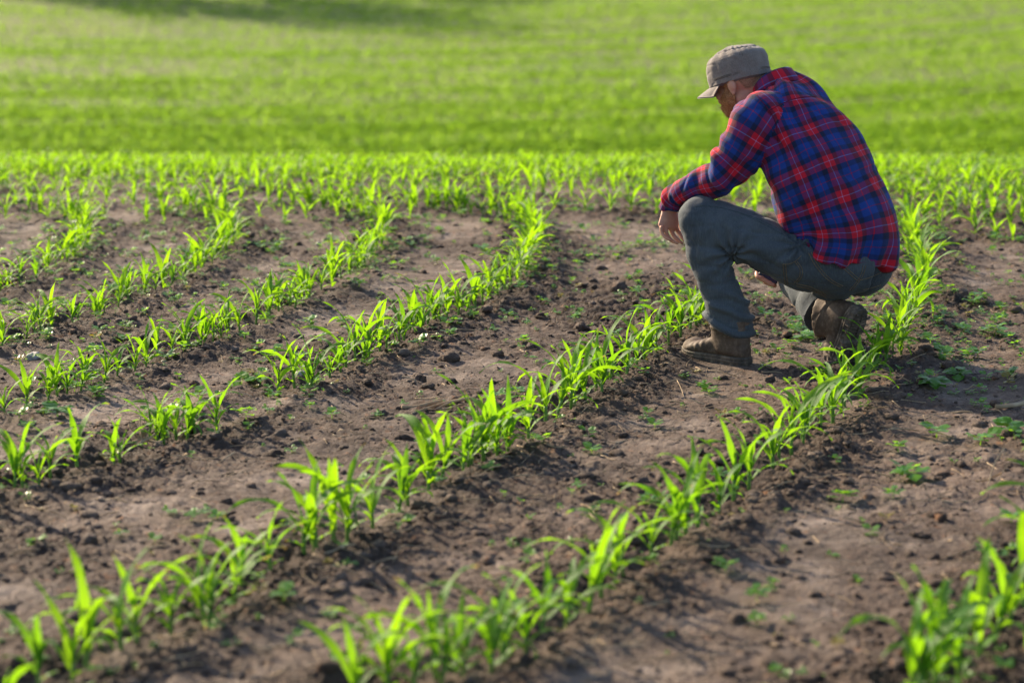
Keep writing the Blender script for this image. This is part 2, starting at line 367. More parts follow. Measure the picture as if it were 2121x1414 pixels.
ELL_, WRL = PY(1494, 368, 8.47), PY(1391, 425, 8.60)
sleeve_pts = [(PY(1618, 232, 8.54), .075, .08), (SHL, .085, .092), (PY(1553, 283, 8.46), .081, .088), (PY(1523, 330, 8.46), .076, .081), (PY(1497, 363, 8.47), .071, .071),
              (PY(1463, 377, 8.50), .058, .056), (PY(1428, 391, 8.54), .052, .050), (PY(1409, 402, 8.57), .051, .048)]
sleeveL = loft(tube_secs(sleeve_pts, (.2, 1, -.1)), 110, 90)
cuff_pts = [(PY(1416, 399, 8.56), .040, .040), (PY(1404, 404, 8.58), .045, .044), (PY(1395, 415, 8.60), .046, .044), (PY(1390, 428, 8.61), .043, .041), (PY(1388, 437, 8.62), .040, .036)]
cuffL = loft(tube_secs(cuff_pts, (.2, 1, -.1), {4: (-.1, .05, -1), 3: (-.25, .1, -1)}), 40, 60)
ELR, WRR = PY(1645, 500, 8.97), PY(1606, 562, 8.90)
sleeveR_pts = [(PY(1650, 240, 8.72), .06, .07), (SHR, .078, .080), (PY(1676, 335, 8.88), .074, .08), (PY(1656, 440, 8.94), .067, .071), (ELR, .062, .062), (PY(1626, 535, 8.95), .054, .052), (PY(1612, 556, 8.92), .045, .042)]
sleeveR = loft(tube_secs(sleeveR_pts, (.9, .3, 0)), 90, 70)
sv, sf = union([torso, sleeveL, cuffL, sleeveR], .0062, 3)
srcs = [torso, sleeveL, cuffL, sleeveR]
LK = [lookup(sv, s) for s in srcs]
D = np.stack([a[0] for a in LK], 1); UVs = np.stack([a[1] for a in LK], 1)
wt = np.exp(-(D / .012) ** 2) + 1e-6; wt /= wt.sum(1, keepdims=True)
sn = normals(sv, sf)
def folds(v, n, uv, wts):
    d = np.zeros(len(v))
    u, t = uv[:, 0, 0], uv[:, 0, 1]            # torso: soft long folds running from the hem up to the shoulder blade
    fo = noise2(u * 7 + 2.2 * t + .6 * noise2(u * 3, t * 4, 8), t * 2.6 + u * 1.2, 21) * .022 + noise2(u * 15 + 6 * t, t * 5, 22) * .010
    fo += -.008 * np.exp(-((t - .30 + .18 * (u - .6)) / .018) ** 2) * np.clip(noise2(u * 4, t, 2) + .6, 0, 1)
    rg = lambda a, b, s, p: (1 - np.abs(noise2(a, b, s))) ** p
    fo += -.007 * rg(u * 3.2 + t * 1.5, t * 1.8 + u * 1.0, 27, 12) - .005 * rg(u * 7 + 3 * t, t * 3.1 - u, 28, 14)
    d += wts[:, 0] * fo
    u, t = uv[:, 1, 0], uv[:, 1, 1]            # sleeve: slanting folds, tight rings at the elbow
    el = np.exp(-((t - .27) / .07) ** 2)
    d += wts[:, 1] * (-.008) * rg(u * 4 + t * 6, t * 9 - u * 3, 29, 9)
    d += wts[:, 1] * (noise2(u * 6 + t * 9, t * 6 - u * 3, 23) * .015 + noise2(u * 5 + t * 4, t * 24 + u * 8, 24) * .014 * (.45 + el))
    u, t = uv[:, 2, 0], uv[:, 2, 1]
    d += wts[:, 2] * (noise2(u * 20 + t * 12, t * 30 + u * 9, 25) * .009)
    u, t = uv[:, 3, 0], uv[:, 3, 1]
    d += wts[:, 3] * noise2(u * 8 + t * 6, t * 16, 26) * .006
    return d
dd = folds(sv, sn, UVs, wt)
# the hem swings: a slow wave below the waist; the tail sags towards the back
hem = wt[:, 0] * (1 - sstep(.0, .16, UVs[:, 0, 1]))
ang = UVs[:, 0, 0] / UVs[:, 0, 0].max() * 2 * np.pi
dd += hem ** 1.5 * (.014 * np.sin(ang * 5 + 1) + .009 * np.sin(ang * 11 + .7) + .005 * np.sin(ang * 19))
sv = sv + sn * dd[:, None]
sv[:, 2] += hem * (.022 * np.clip(-np.cos(ang), 0, 1) + .045 * np.exp(-((ang - 3.15) / .22) ** 2) - .02 * np.exp(-((ang - 2.5) / .35) ** 2) - .012 * np.clip(-np.sin(ang), 0, 1) + .03 * np.clip(np.sin(ang), 0, 1) - .022 * np.clip(np.cos(ang), 0, 1))
# per-face pattern source so that the seams stay crisp
fuv = []; uw = np.stack([noise3(sv[:, 0] * 11, sv[:, 1] * 11, sv[:, 2] * 11, 81), noise3(sv[:, 0] * 11, sv[:, 1] * 11, sv[:, 2] * 11, 82)], 1) * .0045
for f in sf:
    k = int(np.argmin(D[list(f)].sum(0) + np.array([0, .0, -.004, 0]))); fuv += [UVs[i, k] + V(.021 * k, .03 * k) + uw[i] for i in f]
def plaid_mat(name):
    m = NT(name); sx = m.node('ShaderNodeSeparateXYZ'); m.put(sx.inputs[0], m.uv())
    P = .112
    def yarn(co, off, line=(.30, .22, .40)):
        t = m.math('FRACT', m.math('ADD', m.math('DIVIDE', co, P), off))
        c = m.node('ShaderNodeValToRGB'); m.put(c.inputs[0], t); c.color_ramp.interpolation = 'LINEAR'
        red, blue, dk, red2 = (.43, .004, .017, 1), (.003, .032, .195, 1), (.003, .008, .036, 1), (.30, .006, .035, 1)
        pts = [(0, red), (.155, red), (.16, (*line, 1)), (.176, (*line, 1)), (.181, red), (.325, red), (.34, dk), (.46, dk), (.49, blue), (.65, blue), (.655, red2), (.673, red2), (.678, blue), (.83, blue), (.86, dk), (.985, dk)]
        e = c.color_ramp.elements
        while len(e) < len(pts): e.new(.5)
        for i, (p, cc) in enumerate(pts): e[i].position = p; e[i].color = cc
        return c.outputs[0]
    a = yarn(sx.outputs[0], .25); b = yarn(sx.outputs[1], .1)
    avg = m.mix(.5, a, b); gm = m.node('ShaderNodeGamma'); m.put(gm.inputs[0], m.mix(1.0, a, b, 'MULTIPLY')); gm.inputs[1].default_value = .5
    col = m.mix(.5, avg, gm.outputs[0])
    fz = m.noise(m.uv(), 900, 2, .6); col = m.mix(m.mapr(fz, .3, .8, 0, .05), col, (.25, .2, .3))
    pat = m.noise(m.uv(), 14, 3); col = m.mix(m.mapr(pat, .3, .75, .0, .18), col, (.01, .01, .03))
    m.base(col, .85, .2); m.b.inputs['Sheen Weight'].default_value = .06; m.b.inputs['Sheen Roughness'].default_value = .4
    h = m.math('ADD', m.math('MULTIPLY', m.noise(m.uv(), 700, 2), .25), m.math('MULTIPLY', m.noise(m.scale(m.uv(), (1, .45, 1)), 34, 4, .6), 1.0))
    m.bump(h, .55, .006)
    return m.m
PLAID = plaid_mat('plaid_cotton')
shirt = part('shirt', sv, sf, PLAID, uv=fuv)
# collar, turned up at the nape
nk = PY(1607, 180, 8.665); nax = unit(V(-.42, .26, .86)); nl = unit(LAT1 - nax * LAT1.dot(nax)); nf = np.cross(nax, nl)
prof = [(.066, -.012), (.065, .012), (.068, .034), (.073, .040), (.079, .034), (.085, .012), (.090, -.010), (.086, -.012), (.078, .010), (.071, -.012)]
cs = []
na_ = 60; cv = []; cf = []; cuv = []
for j in range(na_):
    th = 2 * np.pi * j / na_; back = .5 - .5 * math.sin(th)
    for r_, h_ in prof:
        rr = r_ * (1.0 + .03 * math.sin(3 * th)); hh = h_ * (.55 + .65 * back) + .006 * math.sin(2 * th + 1)
        cv.append(nk + nl * rr * 1.08 * math.cos(th) + nf * rr * .98 * math.sin(th) + nax * hh)
npf = len(prof)
for j in range(na_):
    j2 = (j + 1) % na_
    for k in range(npf):
        k2 = (k + 1) % npf; cf.append((j * npf + k, j2 * npf + k, j2 * npf + k2, j * npf + k2))
        q = [(j * .0075, k * .013), ((j + 1) * .0075, k * .013), ((j + 1) * .0075, (k + 1) * .013), (j * .0075, (k + 1) * .013)]; cuv += [V(*a) + V(.03, .05) for a in q]
sub('collar', cv, cf, PLAID, shirt, uv=cuv)

# --- trousers
KNL, HPL = PY(1456, 458, 8.46), PY(1728, 545, 8.43)
thighL = loft(tube_secs([(PY(1790, 545, 8.46), .10, .10), (HPL, .117, .112), (PY(1655, 535, 8.42), .108, .104), (PY(1590, 512, 8.42), .096, .094), (PY(1530, 484, 8.43), .087, .090), (PY(1480, 466, 8.45), .080, .085), (KNL, .070, .074), (PY(1436, 456, 8.47), .045, .05)], (0, 1, 0)), 80, 64)
shinL = loft(tube_secs([(PY(1466, 444, 8.45), .070, .070), (PY(1463, 478, 8.455), .084, .083), (PY(1471, 525, 8.44), .075, .080), (PY(1484, 578, 8.43), .064, .069), (PY(1499, 620, 8.43), .067, .071), (PY(1510, 655, 8.445), .081, .085), (PY(1511, 675, 8.45), .084, .088)],
                      (0, 1, 0), {6: V(-.27, .28, -1), 5: V(-.18, .18, -1)}), 80, 64)
KNR, ANR = PY(1648, 577, 8.90), PY(1722, 632, 8.52)
thighR = loft(tube_secs([(PY(1780, 535, 8.56), .11, .11), (PY(1740, 545, 8.70), .10, .10), (PY(1690, 560, 8.82), .088, .088), (KNR, .073, .078), (KNR + V(-.015, .03, 0), .05, .05)], (.8, .6, 0)), 60, 56)
shinR = loft(tube_secs([(KNR + V(-.005, .01, .005), .06, .06), (PY(1656, 583, 8.83), .074, .072), (PY(1674, 600, 8.74), .074, .072), (PY(1690, 618, 8.64), .070, .066), (PY(1702, 640, 8.565), .080, .078), (PY(1704, 650, 8.54), .086, .084)], (.8, .6, 0), {5: V(.5, -.8, -.35)}), 60, 56)
kn = ell(PY(1452, 454, 8.46), (V(1, 0, 0), V(0, 1, 0), V(0, 0, 1)), (.082, .082, .085))
gl = ell(PY(1728, 545, 8.45), (LAT0, V(-.7, .7, 0), V(0, 0, 1)), (.12, .135, .125))
gr_ = ell(PY(1777, 540, 8.56), (LAT0, V(-.7, .7, 0), V(0, 0, 1)), (.12, .135, .125))
pel = ell(PY(1752, 505, 8.53), (LAT0, V(-.7, .7, 0), V(0, 0, 1)), (.17, .14, .16))
tv, tf = union([thighL, shinL, thighR, shinR, gl, gr_, pel, kn], .0065, 5)
tn = normals(tv, tf)
def seg_t(v, a, b):
    ab = b - a; t = ((v - a) @ ab) / ab.dot(ab); d = np.linalg.norm(v - a - np.clip(t, 0, 1)[:, None] * ab, axis=1); return t, d
X = tv
n3 = lambda s, sd, st=(1, 1, 1): noise3(X[:, 0] * s * st[0], X[:, 1] * s * st[1], X[:, 2] * s * st[2], sd)
disp = .005 * n3(9, 31) + .0028 * n3(26, 32)
BK = PY(1517, 523, 8.40)                       # back of the left knee: folds fan out from here
r_ = np.linalg.norm(X - BK, axis=1); rel = X - BK; an = np.arctan2(rel[:, 2], -rel[:, 0])
disp += .012 * np.exp(-(r_ / .10) ** 2) * np.sin(an * 9 + 14 * r_ + 2 * n3(10, 33))
AL = PY(1505, 650, 8.405); tA, dA = seg_t(X, PY(1481, 585, 8.42), PY(1509, 668, 8.40))
near_an = (dA < .12) * sstep(.1, .7, tA)
slant = X[:, 2] + .42 * (X[:, 0] - AL[0])
disp += near_an * np.clip(.014 * np.sin(slant * 105 + 2.2 * n3(9, 34)), 0, 1)
tR, dR = seg_t(X, KNR, PY(1708, 638, 8.53)); disp += (dR < .12) * sstep(.2, .8, tR) * .009 * np.sin(tR * 17 + 2.5 * n3(8, 35))
HC = PY(1650, 505, 8.36); r2 = np.linalg.norm(X - HC, axis=1); rel = X - HC; an2 = np.arctan2(rel[:, 2], rel[:, 0])
disp += .010 * np.exp(-(r2 / .09) ** 2) * np.sin(an2 * 8 + 1.5 * n3(9, 36))
tT, dT = seg_t(X, HPL, KNL); disp += (dT < .13) * (tT > .1) * (tT < .95) * .008 * noise3(tT * 5, X[:, 2] * 22 + X[:, 0] * 7, X[:, 1] * 10, 37)
rid = lambda s, sd, st, p: (1 - np.abs(n3(s, sd, st))) ** p
close = np.exp(-(r_ / .16) ** 2) + near_an * .25 + .55 * np.exp(-(r2 / .13) ** 2) + .22
disp -= np.clip(close, 0, 1) * (.007 * rid(7, 38, (1, 1, 2.2), 9) + .005 * rid(13, 39, (1.4, 1, 1.8), 10))
tv = tv + tn * disp[:, None]
def denim_mat():
    m = NT('denim'); pos = m.objco()
    tw = m.node('ShaderNodeTexWave'); tw.wave_type = 'BANDS'; tw.bands_direction = 'DIAGONAL'; m.put(tw.inputs[0], pos); tw.inputs['Scale'].default_value = 160; tw.inputs['Distortion'].default_value = 1.5
    slub = m.noise(m.scale(pos, (1, 1, .12)), 260, 3, .7); big = m.noise(pos, 6, 3)
    col = m.mix(m.mapr(big, .3, .7), (.031, .038, .049), (.062, .073, .087))
    col = m.mix(m.mapr(slub, .45, .75, 0, .55), col, (.10, .125, .135))
    col = m.mix(m.math('MULTIPLY', tw.outputs[1], .12), col, (.012, .018, .026))
    m.base(col, .82, .2); m.b.inputs['Sheen Weight'].default_value = .08
    h = m.math('ADD', m.math('MULTIPLY', tw.outputs[1], .15), m.math('ADD', m.math('MULTIPLY', slub, .25), m.noise(m.scale(pos, (1, 1, .6)), 45, 4, .6)))
    m.bump(h, .5, .004); return m.m
DENIM = denim_mat()
trousers = part('trousers', tv, tf, DENIM)
tb = BVHTree.FromPolygons(tv.tolist(), tf); sb_ = BVHTree.FromPolygons(sv.tolist(), sf)
def on_surface(bvh, px, off=.0006):
    """points lying on a cloth surface under a seam drawn from these places of the photo"""
    P = catmull(np.array(px, float), max(8, len(px) * 9)); out = []
    for x, y in P:
        d = ray(x, y); d = d / np.linalg.norm(d); h = bvh.ray_cast(Vector((0, 0, CAM_H)), Vector(d))
        if h[0] is not None: out.append(np.array(h[0]) + np.array(h[1]) * off)
    return out
def seam(name, bvh, lines, r, mat, parent):
    ps = []
    for ln in lines:
        pts = on_surface(bvh, ln)
        if len(pts) < 4: continue
        cut = [0] + [i + 1 for i in range(len(pts) - 1) if np.linalg.norm(pts[i + 1] - pts[i]) > .05] + [len(pts)]
        for a, b in zip(cut[:-1], cut[1:]):
            if b - a >= 4: ps.append(loft(tube_secs([(p, r, r) for p in pts[a:b]], (.3, 1, .2)), (b - a) * 2, 6))
    if ps:
        v, f = merge(ps); return sub(name, v, f, mat, parent)
def flat_mat(name, col, rough=.7, spec=.3, nz=None):
    m = NT(name); c = col
    if nz: c = m.mix(m.mapr(m.noise(m.objco(), nz, 3), .3, .7, 0, 1), tuple(x * .65 for x in col), tuple(min(1, x * 1.25) for x in col))
    m.base(c, rough, spec); return m.m
THREAD = flat_mat('orange_thread', (.17, .12, .07), .7, .2, 300)
off2 = lambda L, dx, dy: [(x + dx, y + dy) for x, y in L]
pk1 = [(1680, 522), (1692, 545), (1710, 568), (1728, 583), (1746, 592)]; yk = [(1738, 535), (1752, 553), (1768, 568), (1782, 580)]
yk2 = [(1782, 580), (1803, 574), (1825, 564), (1842, 556)]; cen = [(1793, 550), (1789, 566), (1780, 582), (1764, 602)]
fp = [(1651, 541), (1661, 556), (1661, 572), (1650, 586)]; ver = [(1622, 547), (1624, 568), (1627, 590)]; top = [(1622, 547), (1636, 546), (1650, 539), (1660, 529)]
sd_ = [(1650, 588), (1672, 592), (1697, 602), (1712, 612)]
seam('back_pocket_stitching', tb, [pk1, off2(pk1, -5, 2)], .0010, THREAD, trousers)
seam('yoke_stitching', tb, [yk, off2(yk, -4, 3), yk2], .0010, THREAD, trousers)
seam('centre_seam_stitching', tb, [cen, off2(cen, -5, 0)], .0010, THREAD, trousers)
seam('front_pocket_stitching', tb, [fp, off2(fp, -5, 0), ver, off2(ver, 5, 0), top, sd_, off2(sd_, 0, 5)], .0010, THREAD, trousers)
seam('pocket_edge_stitching', tb, [[(1788, 600), (1806, 596), (1824, 590)]], .0010, THREAD, trousers)
SEAMD = flat_mat('dark_denim_seam', (.055, .070, .078), .85, .1, 90)
seam('side_seam', tb, [[(1437, 428), (1480, 428), (1530, 441), (1590, 468), (1640, 497)], [(1449, 425), (1500, 432), (1560, 450), (1600, 468)]], .0010, SEAMD, trousers)
seam('hem_stitching', tb, [[(1464, 648), (1490, 664), (1515, 677), (1553, 685)]], .0011, SEAMD, trousers)
SEAMS = flat_mat('shirt_seam', (.10, .006, .03), .85, .1, 90)
seam('shirt_seam', sb_, [[(1566, 197), (1582, 215), (1598, 236), (1608, 262), (1611, 292)], [(1596, 228), (1622, 214), (1655, 203), (1690, 200)]], .0012, SEAMS, shirt)
# --- head frame
HF = unit(V(-.70, .58, -.40)); HC_ = PY(1533, 167, 8.72)
HR = unit(np.cross(HF, V(0, 0, 1))); HU = unit(np.cross(HR, HF))
hd = lambda f, s, u: HC_ + HF * f + HR * s + HU * u
ax = (HR, HF, HU)
head = [ell(hd(-.010, 0, .028), ax, (.076, .096, .090)), ell(hd(.030, 0, -.035), ax, (.064, .068, .082)), ell(hd(.052, 0, -.085), ax, (.043, .040, .034)),
        ell(hd(.010, 0, -.060), ax, (.060, .060, .050)), ell(hd(.092, 0, -.030), (HR, unit(HF - .3 * HU), unit(HU + .5 * HF)), (.014, .020, .030)), ell(hd(.104, 0, -.040), ax, (.014, .013, .011)),
        ell(hd(.090, -.033, .012), ax, (.026, .010, .008)), ell(hd(.090, .033, .012), ax, (.026, .010, .008)), ell(hd(.075, -.035, -.030), ax, (.022, .018, .018)), ell(hd(.075, .035, -.030), ax, (.022, .018, .018)),
        ell(hd(.092, 0, -.068), ax, (.024, .009, .006)), ell(hd(.090, 0, -.078), ax, (.022, .009, .007))]
for s in (-1, 1):
    ea = (unit(HR * s + HF * -.35), unit(HF + HR * s * .35), HU)
    head += [ell(hd(-.012, s * .080, -.018), ea, (.007, .017, .030)), ell(hd(-.019, s * .086, -.012), ea, (.005, .012, .026)), ell(hd(-.010, s * .080, -.044), ea, (.006, .009, .010))]
neck = loft(tube_secs([(PY(1645, 225, 8.64), .075, .085), (PY(1620, 198, 8.665), .066, .072), (PY(1590, 182, 8.69), .060, .062), (PY(1560, 172, 8.71), .058, .060), (hd(-.02, 0, -.02), .055, .06)], (.7, .7, 0)), 30, 40)
inn = lambda secs, k, d=.0: [(s[0], s[1], s[2], max(.01, s[3] * k - d), max(.01, s[4] * k - d), 2.1) for s in secs]
body = head + [neck, loft(inn(tors[1:7], .74), 40, 40), loft(inn(tube_secs(sleeve_pts, (.2, 1, -.1)), .62), 40, 30), loft(inn(tube_secs(sleeveR_pts, (.9, .3, 0)), .62), 40, 30)]
limb = lambda pts, ref: loft(tube_secs(pts, ref), 40, 30)
body += [limb([(PY(1790, 545, 8.46), .075, .075), (HPL, .085, .085), (PY(1590, 512, 8.42), .07, .07), (KNL, .055, .055)], (0, 1, 0)), limb([(KNL, .05, .05), (PY(1486, 570, 8.43), .05, .05), (PY(1511, 690, 8.45), .034, .034), (PY(1513, 725, 8.46), .033, .033)], (0, 1, 0)),
         limb([(PY(1780, 535, 8.56), .08, .08), (PY(1690, 560, 8.82), .06, .06), (KNR, .05, .05)], (.8, .6, 0)), limb([(KNR, .045, .045), (PY(1680, 605, 8.7), .045, .045), (ANR, .034, .034), (ANR + V(.05, -.05, -.03), .03, .03)], (.8, .6, 0)),
         ell(PY(1752, 520, 8.51), (LAT0, V(-.7, .7, 0), V(0, 0, 1)), (.15, .11, .14))]
# left hand, hanging in front of the knee, palm towards the camera, fingers curled
W0 = PY(1388, 432, 8.615); pw = unit(V(.90, .42, .05)); K0 = PY(1383, 470, 8.60)
pn = unit(np.cross(pw, W0 - K0))
body += [limb([(PY(1405, 404, 8.585), .030, .027), (W0, .030, .023), (W0 * .5 + K0 * .5 + pw * .003, .037, .017), (K0, .040, .015), (K0 * 1.1 - W0 * .1, .036, .011)], tuple(pw))]
FL = [[(1370, 468), (1371, 481), (1378, 491), (1389, 497), 8.575], [(1379, 472), (1382, 487), (1391, 498), (1403, 504), 8.585], [(1389, 473), (1395, 487), (1404, 497), (1413, 503), 8.605], [(1399, 471), (1406, 482), (1412, 491), (1417, 497), 8.63]]
for k, fl in enumerate(FL):
    Y = fl[4]; pts = [PY(*fl[0], Y), PY(*fl[1], Y - .004), PY(*fl[2], Y - .016), PY(*fl[3], Y - .026)]
    rr = [(.0072, .0080, .0082, .0080)[k] * q for q in (1.05, 1, .92, .78)]
    body.append(simple_tube(pts, rr, 14, 24)); body.append(ell(pts[-1], (V(1, 0, 0), V(0, 1, 0), V(0, 0, 1)), (rr[-1],) * 3, 10))
body.append(simple_tube([PY(1398, 446, 8.63), PY(1408, 460, 8.65), PY(1413, 474, 8.645), PY(1414, 483, 8.64)], [.014, .012, .0105, .008], 14, 24))
# right hand, a loose fist closed round a small dark handle
F0 = PY(1591, 574, 8.885)
body += [limb([(PY(1612, 556, 8.92), .026, .024), (PY(1603, 563, 8.90), .030, .024), (F0, .034, .022), (PY(1586, 572, 8.875), .03, .018)], (.2, .3, 1))]
HA, HB = PY(1577, 568, 8.845), PY(1602, 583, 8.83)
hx = unit(HB - HA)
for k in range(4):
    b = HA + hx * (.002 + .0165 * k) + V(0, .012, 0); up = unit(np.cross(hx, V(0, 1, 0)));  up = up if up[2] > 0 else -up
    lf = unit(V(-1, 0, -.35))
    pts = [b + V(0, .022, .008), b + lf * .016 + V(0, .006, .010), b + lf * .017 + V(0, -.016, -.002), b + V(0, -.024, -.012), b + V(.010, -.014, -.016)]
    body.append(simple_tube(pts, [.0092, .0092, .009, .0085, .0075], 12, 28))
body.append(simple_tube([PY(1600, 562, 8.89), PY(1592, 558, 8.865), PY(1584, 560, 8.845), PY(1579, 567, 8.835)], [.012, .011, .010, .0078], 12, 24))
bv, bf = union(body, .0037, 4)
def skin_mat():
    m = NT('skin'); pos = m.objco()
    col = m.mix(m.mapr(m.noise(pos, 30, 3), .3, .7), (.42, .20, .135), (.52, .27, .18))
    col = m.mix(m.mapr(m.noise(pos, 220, 2), .45, .75, 0, .25), col, (.40, .14, .09))
    m.base(col, .5, .35); m.b.inputs['Subsurface Weight'].default_value = .12; m.b.inputs['Subsurface Radius'].default_value = (.012, .004, .002); m.b.inputs['Subsurface Scale'].default_value = .6
    m.bump(m.noise(pos, 260, 3), .25, .002); return m.m
SKIN = skin_mat(); part('body', bv, bf, SKIN)
bn = normals(bv, bf)
HL = np.stack([(bv - HC_) @ HF, (bv - HC_) @ HR, (bv - HC_) @ HU], 1)          # head coordinates: front, side, up
def shell(name, mask, off, mat, strands=0, length=.01, seed=1, rad=.0005, droop=0.):
    ids = np.nonzero(mask)[0]; remap = -np.ones(len(bv), int); remap[ids] = np.arange(len(ids))
    ff = [tuple(remap[i] for i in f) for f in bf if all(mask[i] for i in f)]
    nz = noise3(bv[ids, 0] * 90, bv[ids, 1] * 90, bv[ids, 2] * 90, seed)
    # feather the rim so the shell melts into the skin
    edge = np.zeros(len(bv)); cnt = np.zeros(len(bv))
    soft = mask.astype(float)
    for _ in range(5):
        acc = np.zeros(len(bv)); c_ = np.zeros(len(bv))
        for f in bf:
            if mask[f[0]] or mask[f[-1]]:
                mval = sum(soft[i] for i in f) / len(f)
                for i in f: acc[i] += mval; c_[i] += 1
        soft = np.where(c_ > 0, acc / np.maximum(c_, 1), soft)
    k = np.clip((soft[ids] - .45) / .5, 0, 1)
    v = bv[ids] + bn[ids] * (off * k * (1 + .4 * nz) - .0006 * (1 - k))[:, None]
    rng = random.Random(seed); v = v.tolist(); base_n = len(v)
    for _ in range(strands):
        i = ids[rng.randrange(len(ids))]; p = bv[i] + V(*[rng.gauss(0, .0012) for _ in range(3)]); n = bn[i]
        d = unit(n + V(*[rng.gauss(0, .35) for _ in range(3)]) - HU * droop); L = length * rng.uniform(.6, 1.3)
        s = unit(np.cross(d, V(rng.gauss(0, 1), rng.gauss(0, 1), rng.gauss(0, 1)))) * rad
        b = len(v); tip = p + d * L - HU * droop * L * .4
        v += [(p - s).tolist(), (p + s).tolist(), (p + d * L * .55 + s * .8).tolist(), (p + d * L * .55 - s * .8).tolist(), tip.tolist()]
        ff += [(b, b + 1, b + 2, b + 3), (b + 3, b + 2, b + 4)]
    return part(name, v, ff, mat)
jaw = (HL[:, 2] < -.022 - .55 * np.clip(HL[:, 0] - .03, 0, .1)) & (HL[:, 0] > -.002 + .0 * HL[:, 2]) & (HL[:, 2] > -.128) & (np.abs(HL[:, 1]) < .078) & ~((HL[:, 0] > .075) & (HL[:, 2] > -.060)) & (HL[:, 0] > .25 * (-.06 - HL[:, 2]))
side_b = (HL[:, 0] > .006) & (HL[:, 0] < .034) & (HL[:, 2] < .02) & (HL[:, 2] > -.05) & (np.abs(HL[:, 1]) > .05) & (np.abs(HL[:, 1]) < .078)
def hair_mat(name, a, b):
    m = NT(name); m.base(m.mix(m.mapr(m.noise(m.objco(), 240, 3), .35, .65), a, b), .55, .35); return m.m
BEARD = hair_mat('ginger_beard', (.19, .075, .028), (.42, .20, .08)); HAIR = hair_mat('cropped_brown_hair', (.22, .12, .075), (.34, .20, .13))
shell('beard', jaw | side_b, .007, BEARD, 2600, .014, 3, .00045, .35)
scalp = (HL[:, 2] > -.058 + .25 * np.clip(HL[:, 0] + .1, 0, 1)) & (HL[:, 2] < .06) & (HL[:, 0] < -.036) & (np.abs(HL[:, 1]) < .082) & (HL[:, 0] > -.13)
shell('hair', scalp, .0012, HAIR, 1800, .004, 5, .0004)

# --- cap
def cap_mat():
    m = NT('cap_canvas'); pos = m.objco()
    wv = m.noise(m.scale(pos, (1, 1, .3)), 420, 2, .6)
    col = m.mix(m.mapr(m.noise(pos, 14, 3), .3, .7), (.108, .090, .084), (.152, .128, .119)); col = m.mix(m.mapr(wv, .4, .75, 0, .4), col, (.27, .235, .21))
    m.base(col, .85, .2); m.b.inputs['Sheen Weight'].default_value = .15
    m.bump(m.math('ADD', m.math('MULTIPLY', wv, .3), m.noise(pos, 40, 3, .6)), .4, .003); return m.m
CAPM = cap_mat(); SEAMC = flat_mat('cap_thread', (.075, .062, .055), .8, .2, 200)
CU = unit(HU - HF * .13); CF = unit(HF - CU * HF.dot(CU)); CR = np.cross(CF, CU)
cc = lambda f, s, u: HC_ + CF * .004 - CU * .019 + CF * f + CR * s + CU * u
sec = lambda u, fo, sd, df=0., n=2.25: (cc(-.004 + df, 0, u), CF, -CR, fo, sd, n)
capl = loft([sec(.012, .100, .078), sec(.018, .112, .090), sec(.017, .1165, .0945), sec(.022, .1175, .0955), sec(.045, .118, .096), sec(.075, .117, .0965, -.001), sec(.096, .112, .0945, -.003), sec(.106, .1065, .0905, -.004), sec(.115, .0985, .084, -.004), sec(.128, .080, .068, -.005), sec(.138, .054, .046, -.006), sec(.143, .024, .022, -.006), sec(.144, .002, .002, -.006)], 110, 120, cap=False)
v = capl['v'].copy(); n_ = normals(v, capl['q'].tolist())
rl = v - HC_; a_ = np.arctan2(rl @ CR, rl @ CF); h_ = rl @ CU
wr = .0028 * noise2(a_ * 3 + 9, h_ * 22, 41) - .0022 * (1 - np.abs(noise2(a_ * 2.2, h_ * 20, 44))) ** 10 + .0016 * np.sin(a_ * 26 + 3 * noise2(a_ * 3, h_ * 8, 42)) * np.exp(-((h_ - .112) / .012) ** 2)
wr += -.0035 * np.exp(-((h_ - .108) / .0025) ** 2) + .004 * noise2(a_ * 2, h_ * 12, 43) * sstep(.1, .12, h_)
wr += .0018 * np.exp(-(np.mod(np.abs(a_) * 4, 1) - .5) ** 2 / .02) * 0
v = v + n_ * wr[:, None]
cap = part('cap', v, capl['q'].tolist(), CAPM)
bvv, bff = [], []; na, nt_ = 33, 12
for lay, dz in ((0, 0.0), (1, -.0045)):
    for i in range(na):
        ph = R(-74 + 148 * i / (na - 1)); bp = (.1165 * math.cos(ph) - .004, .0945 * math.sin(ph)); L = .068 * max(0, math.cos(ph * .98)) ** .55
        for j in range(nt_):
            t = j / (nt_ - 1); f_ = bp[0] + L * t * math.cos(ph * .45); s_ = bp[1] + L * t * math.sin(ph * .45) * .6
            bvv.append(cc(f_ - .003, s_, .021 + dz - .020 * t ** 1.25 - .018 * (ph / 1.2) ** 2 * (.3 + .7 * t)))
for lay in (0, 1):
    for i in range(na - 1):
        for j in range(nt_ - 1):
            b = lay * na * nt_ + i * nt_ + j; q = (b, b + nt_, b + nt_ + 1, b + 1); bff.append(q if lay else q[::-1])
per = [i * nt_ + nt_ - 1 for i in range(na)]
for a, b in zip(per[:-1], per[1:]): bff.append((a, b, b + na * nt_, a + na * nt_))
for i in (0, na - 1):
    for j in range(nt_ - 1): a = i * nt_ + j; bff.append((a, a + 1, a + 1 + na * nt_, a + na * nt_))
sub('brim', bvv, bff, CAPM, cap)
rings = []
for u_, fo, sd2, df in ((.036, .1192, .0976, 0), (.0405, .1194, .0978, 0)):
    rings.append(loft(tube_secs([(cc(-.004 + df + fo * math.cos(t), sd2 * math.sin(t), u_ + .0), .0008, .0008) for t in np.linspace(0, 2 * np.pi, 60)], tuple(CU)), 120, 5, cap=False))
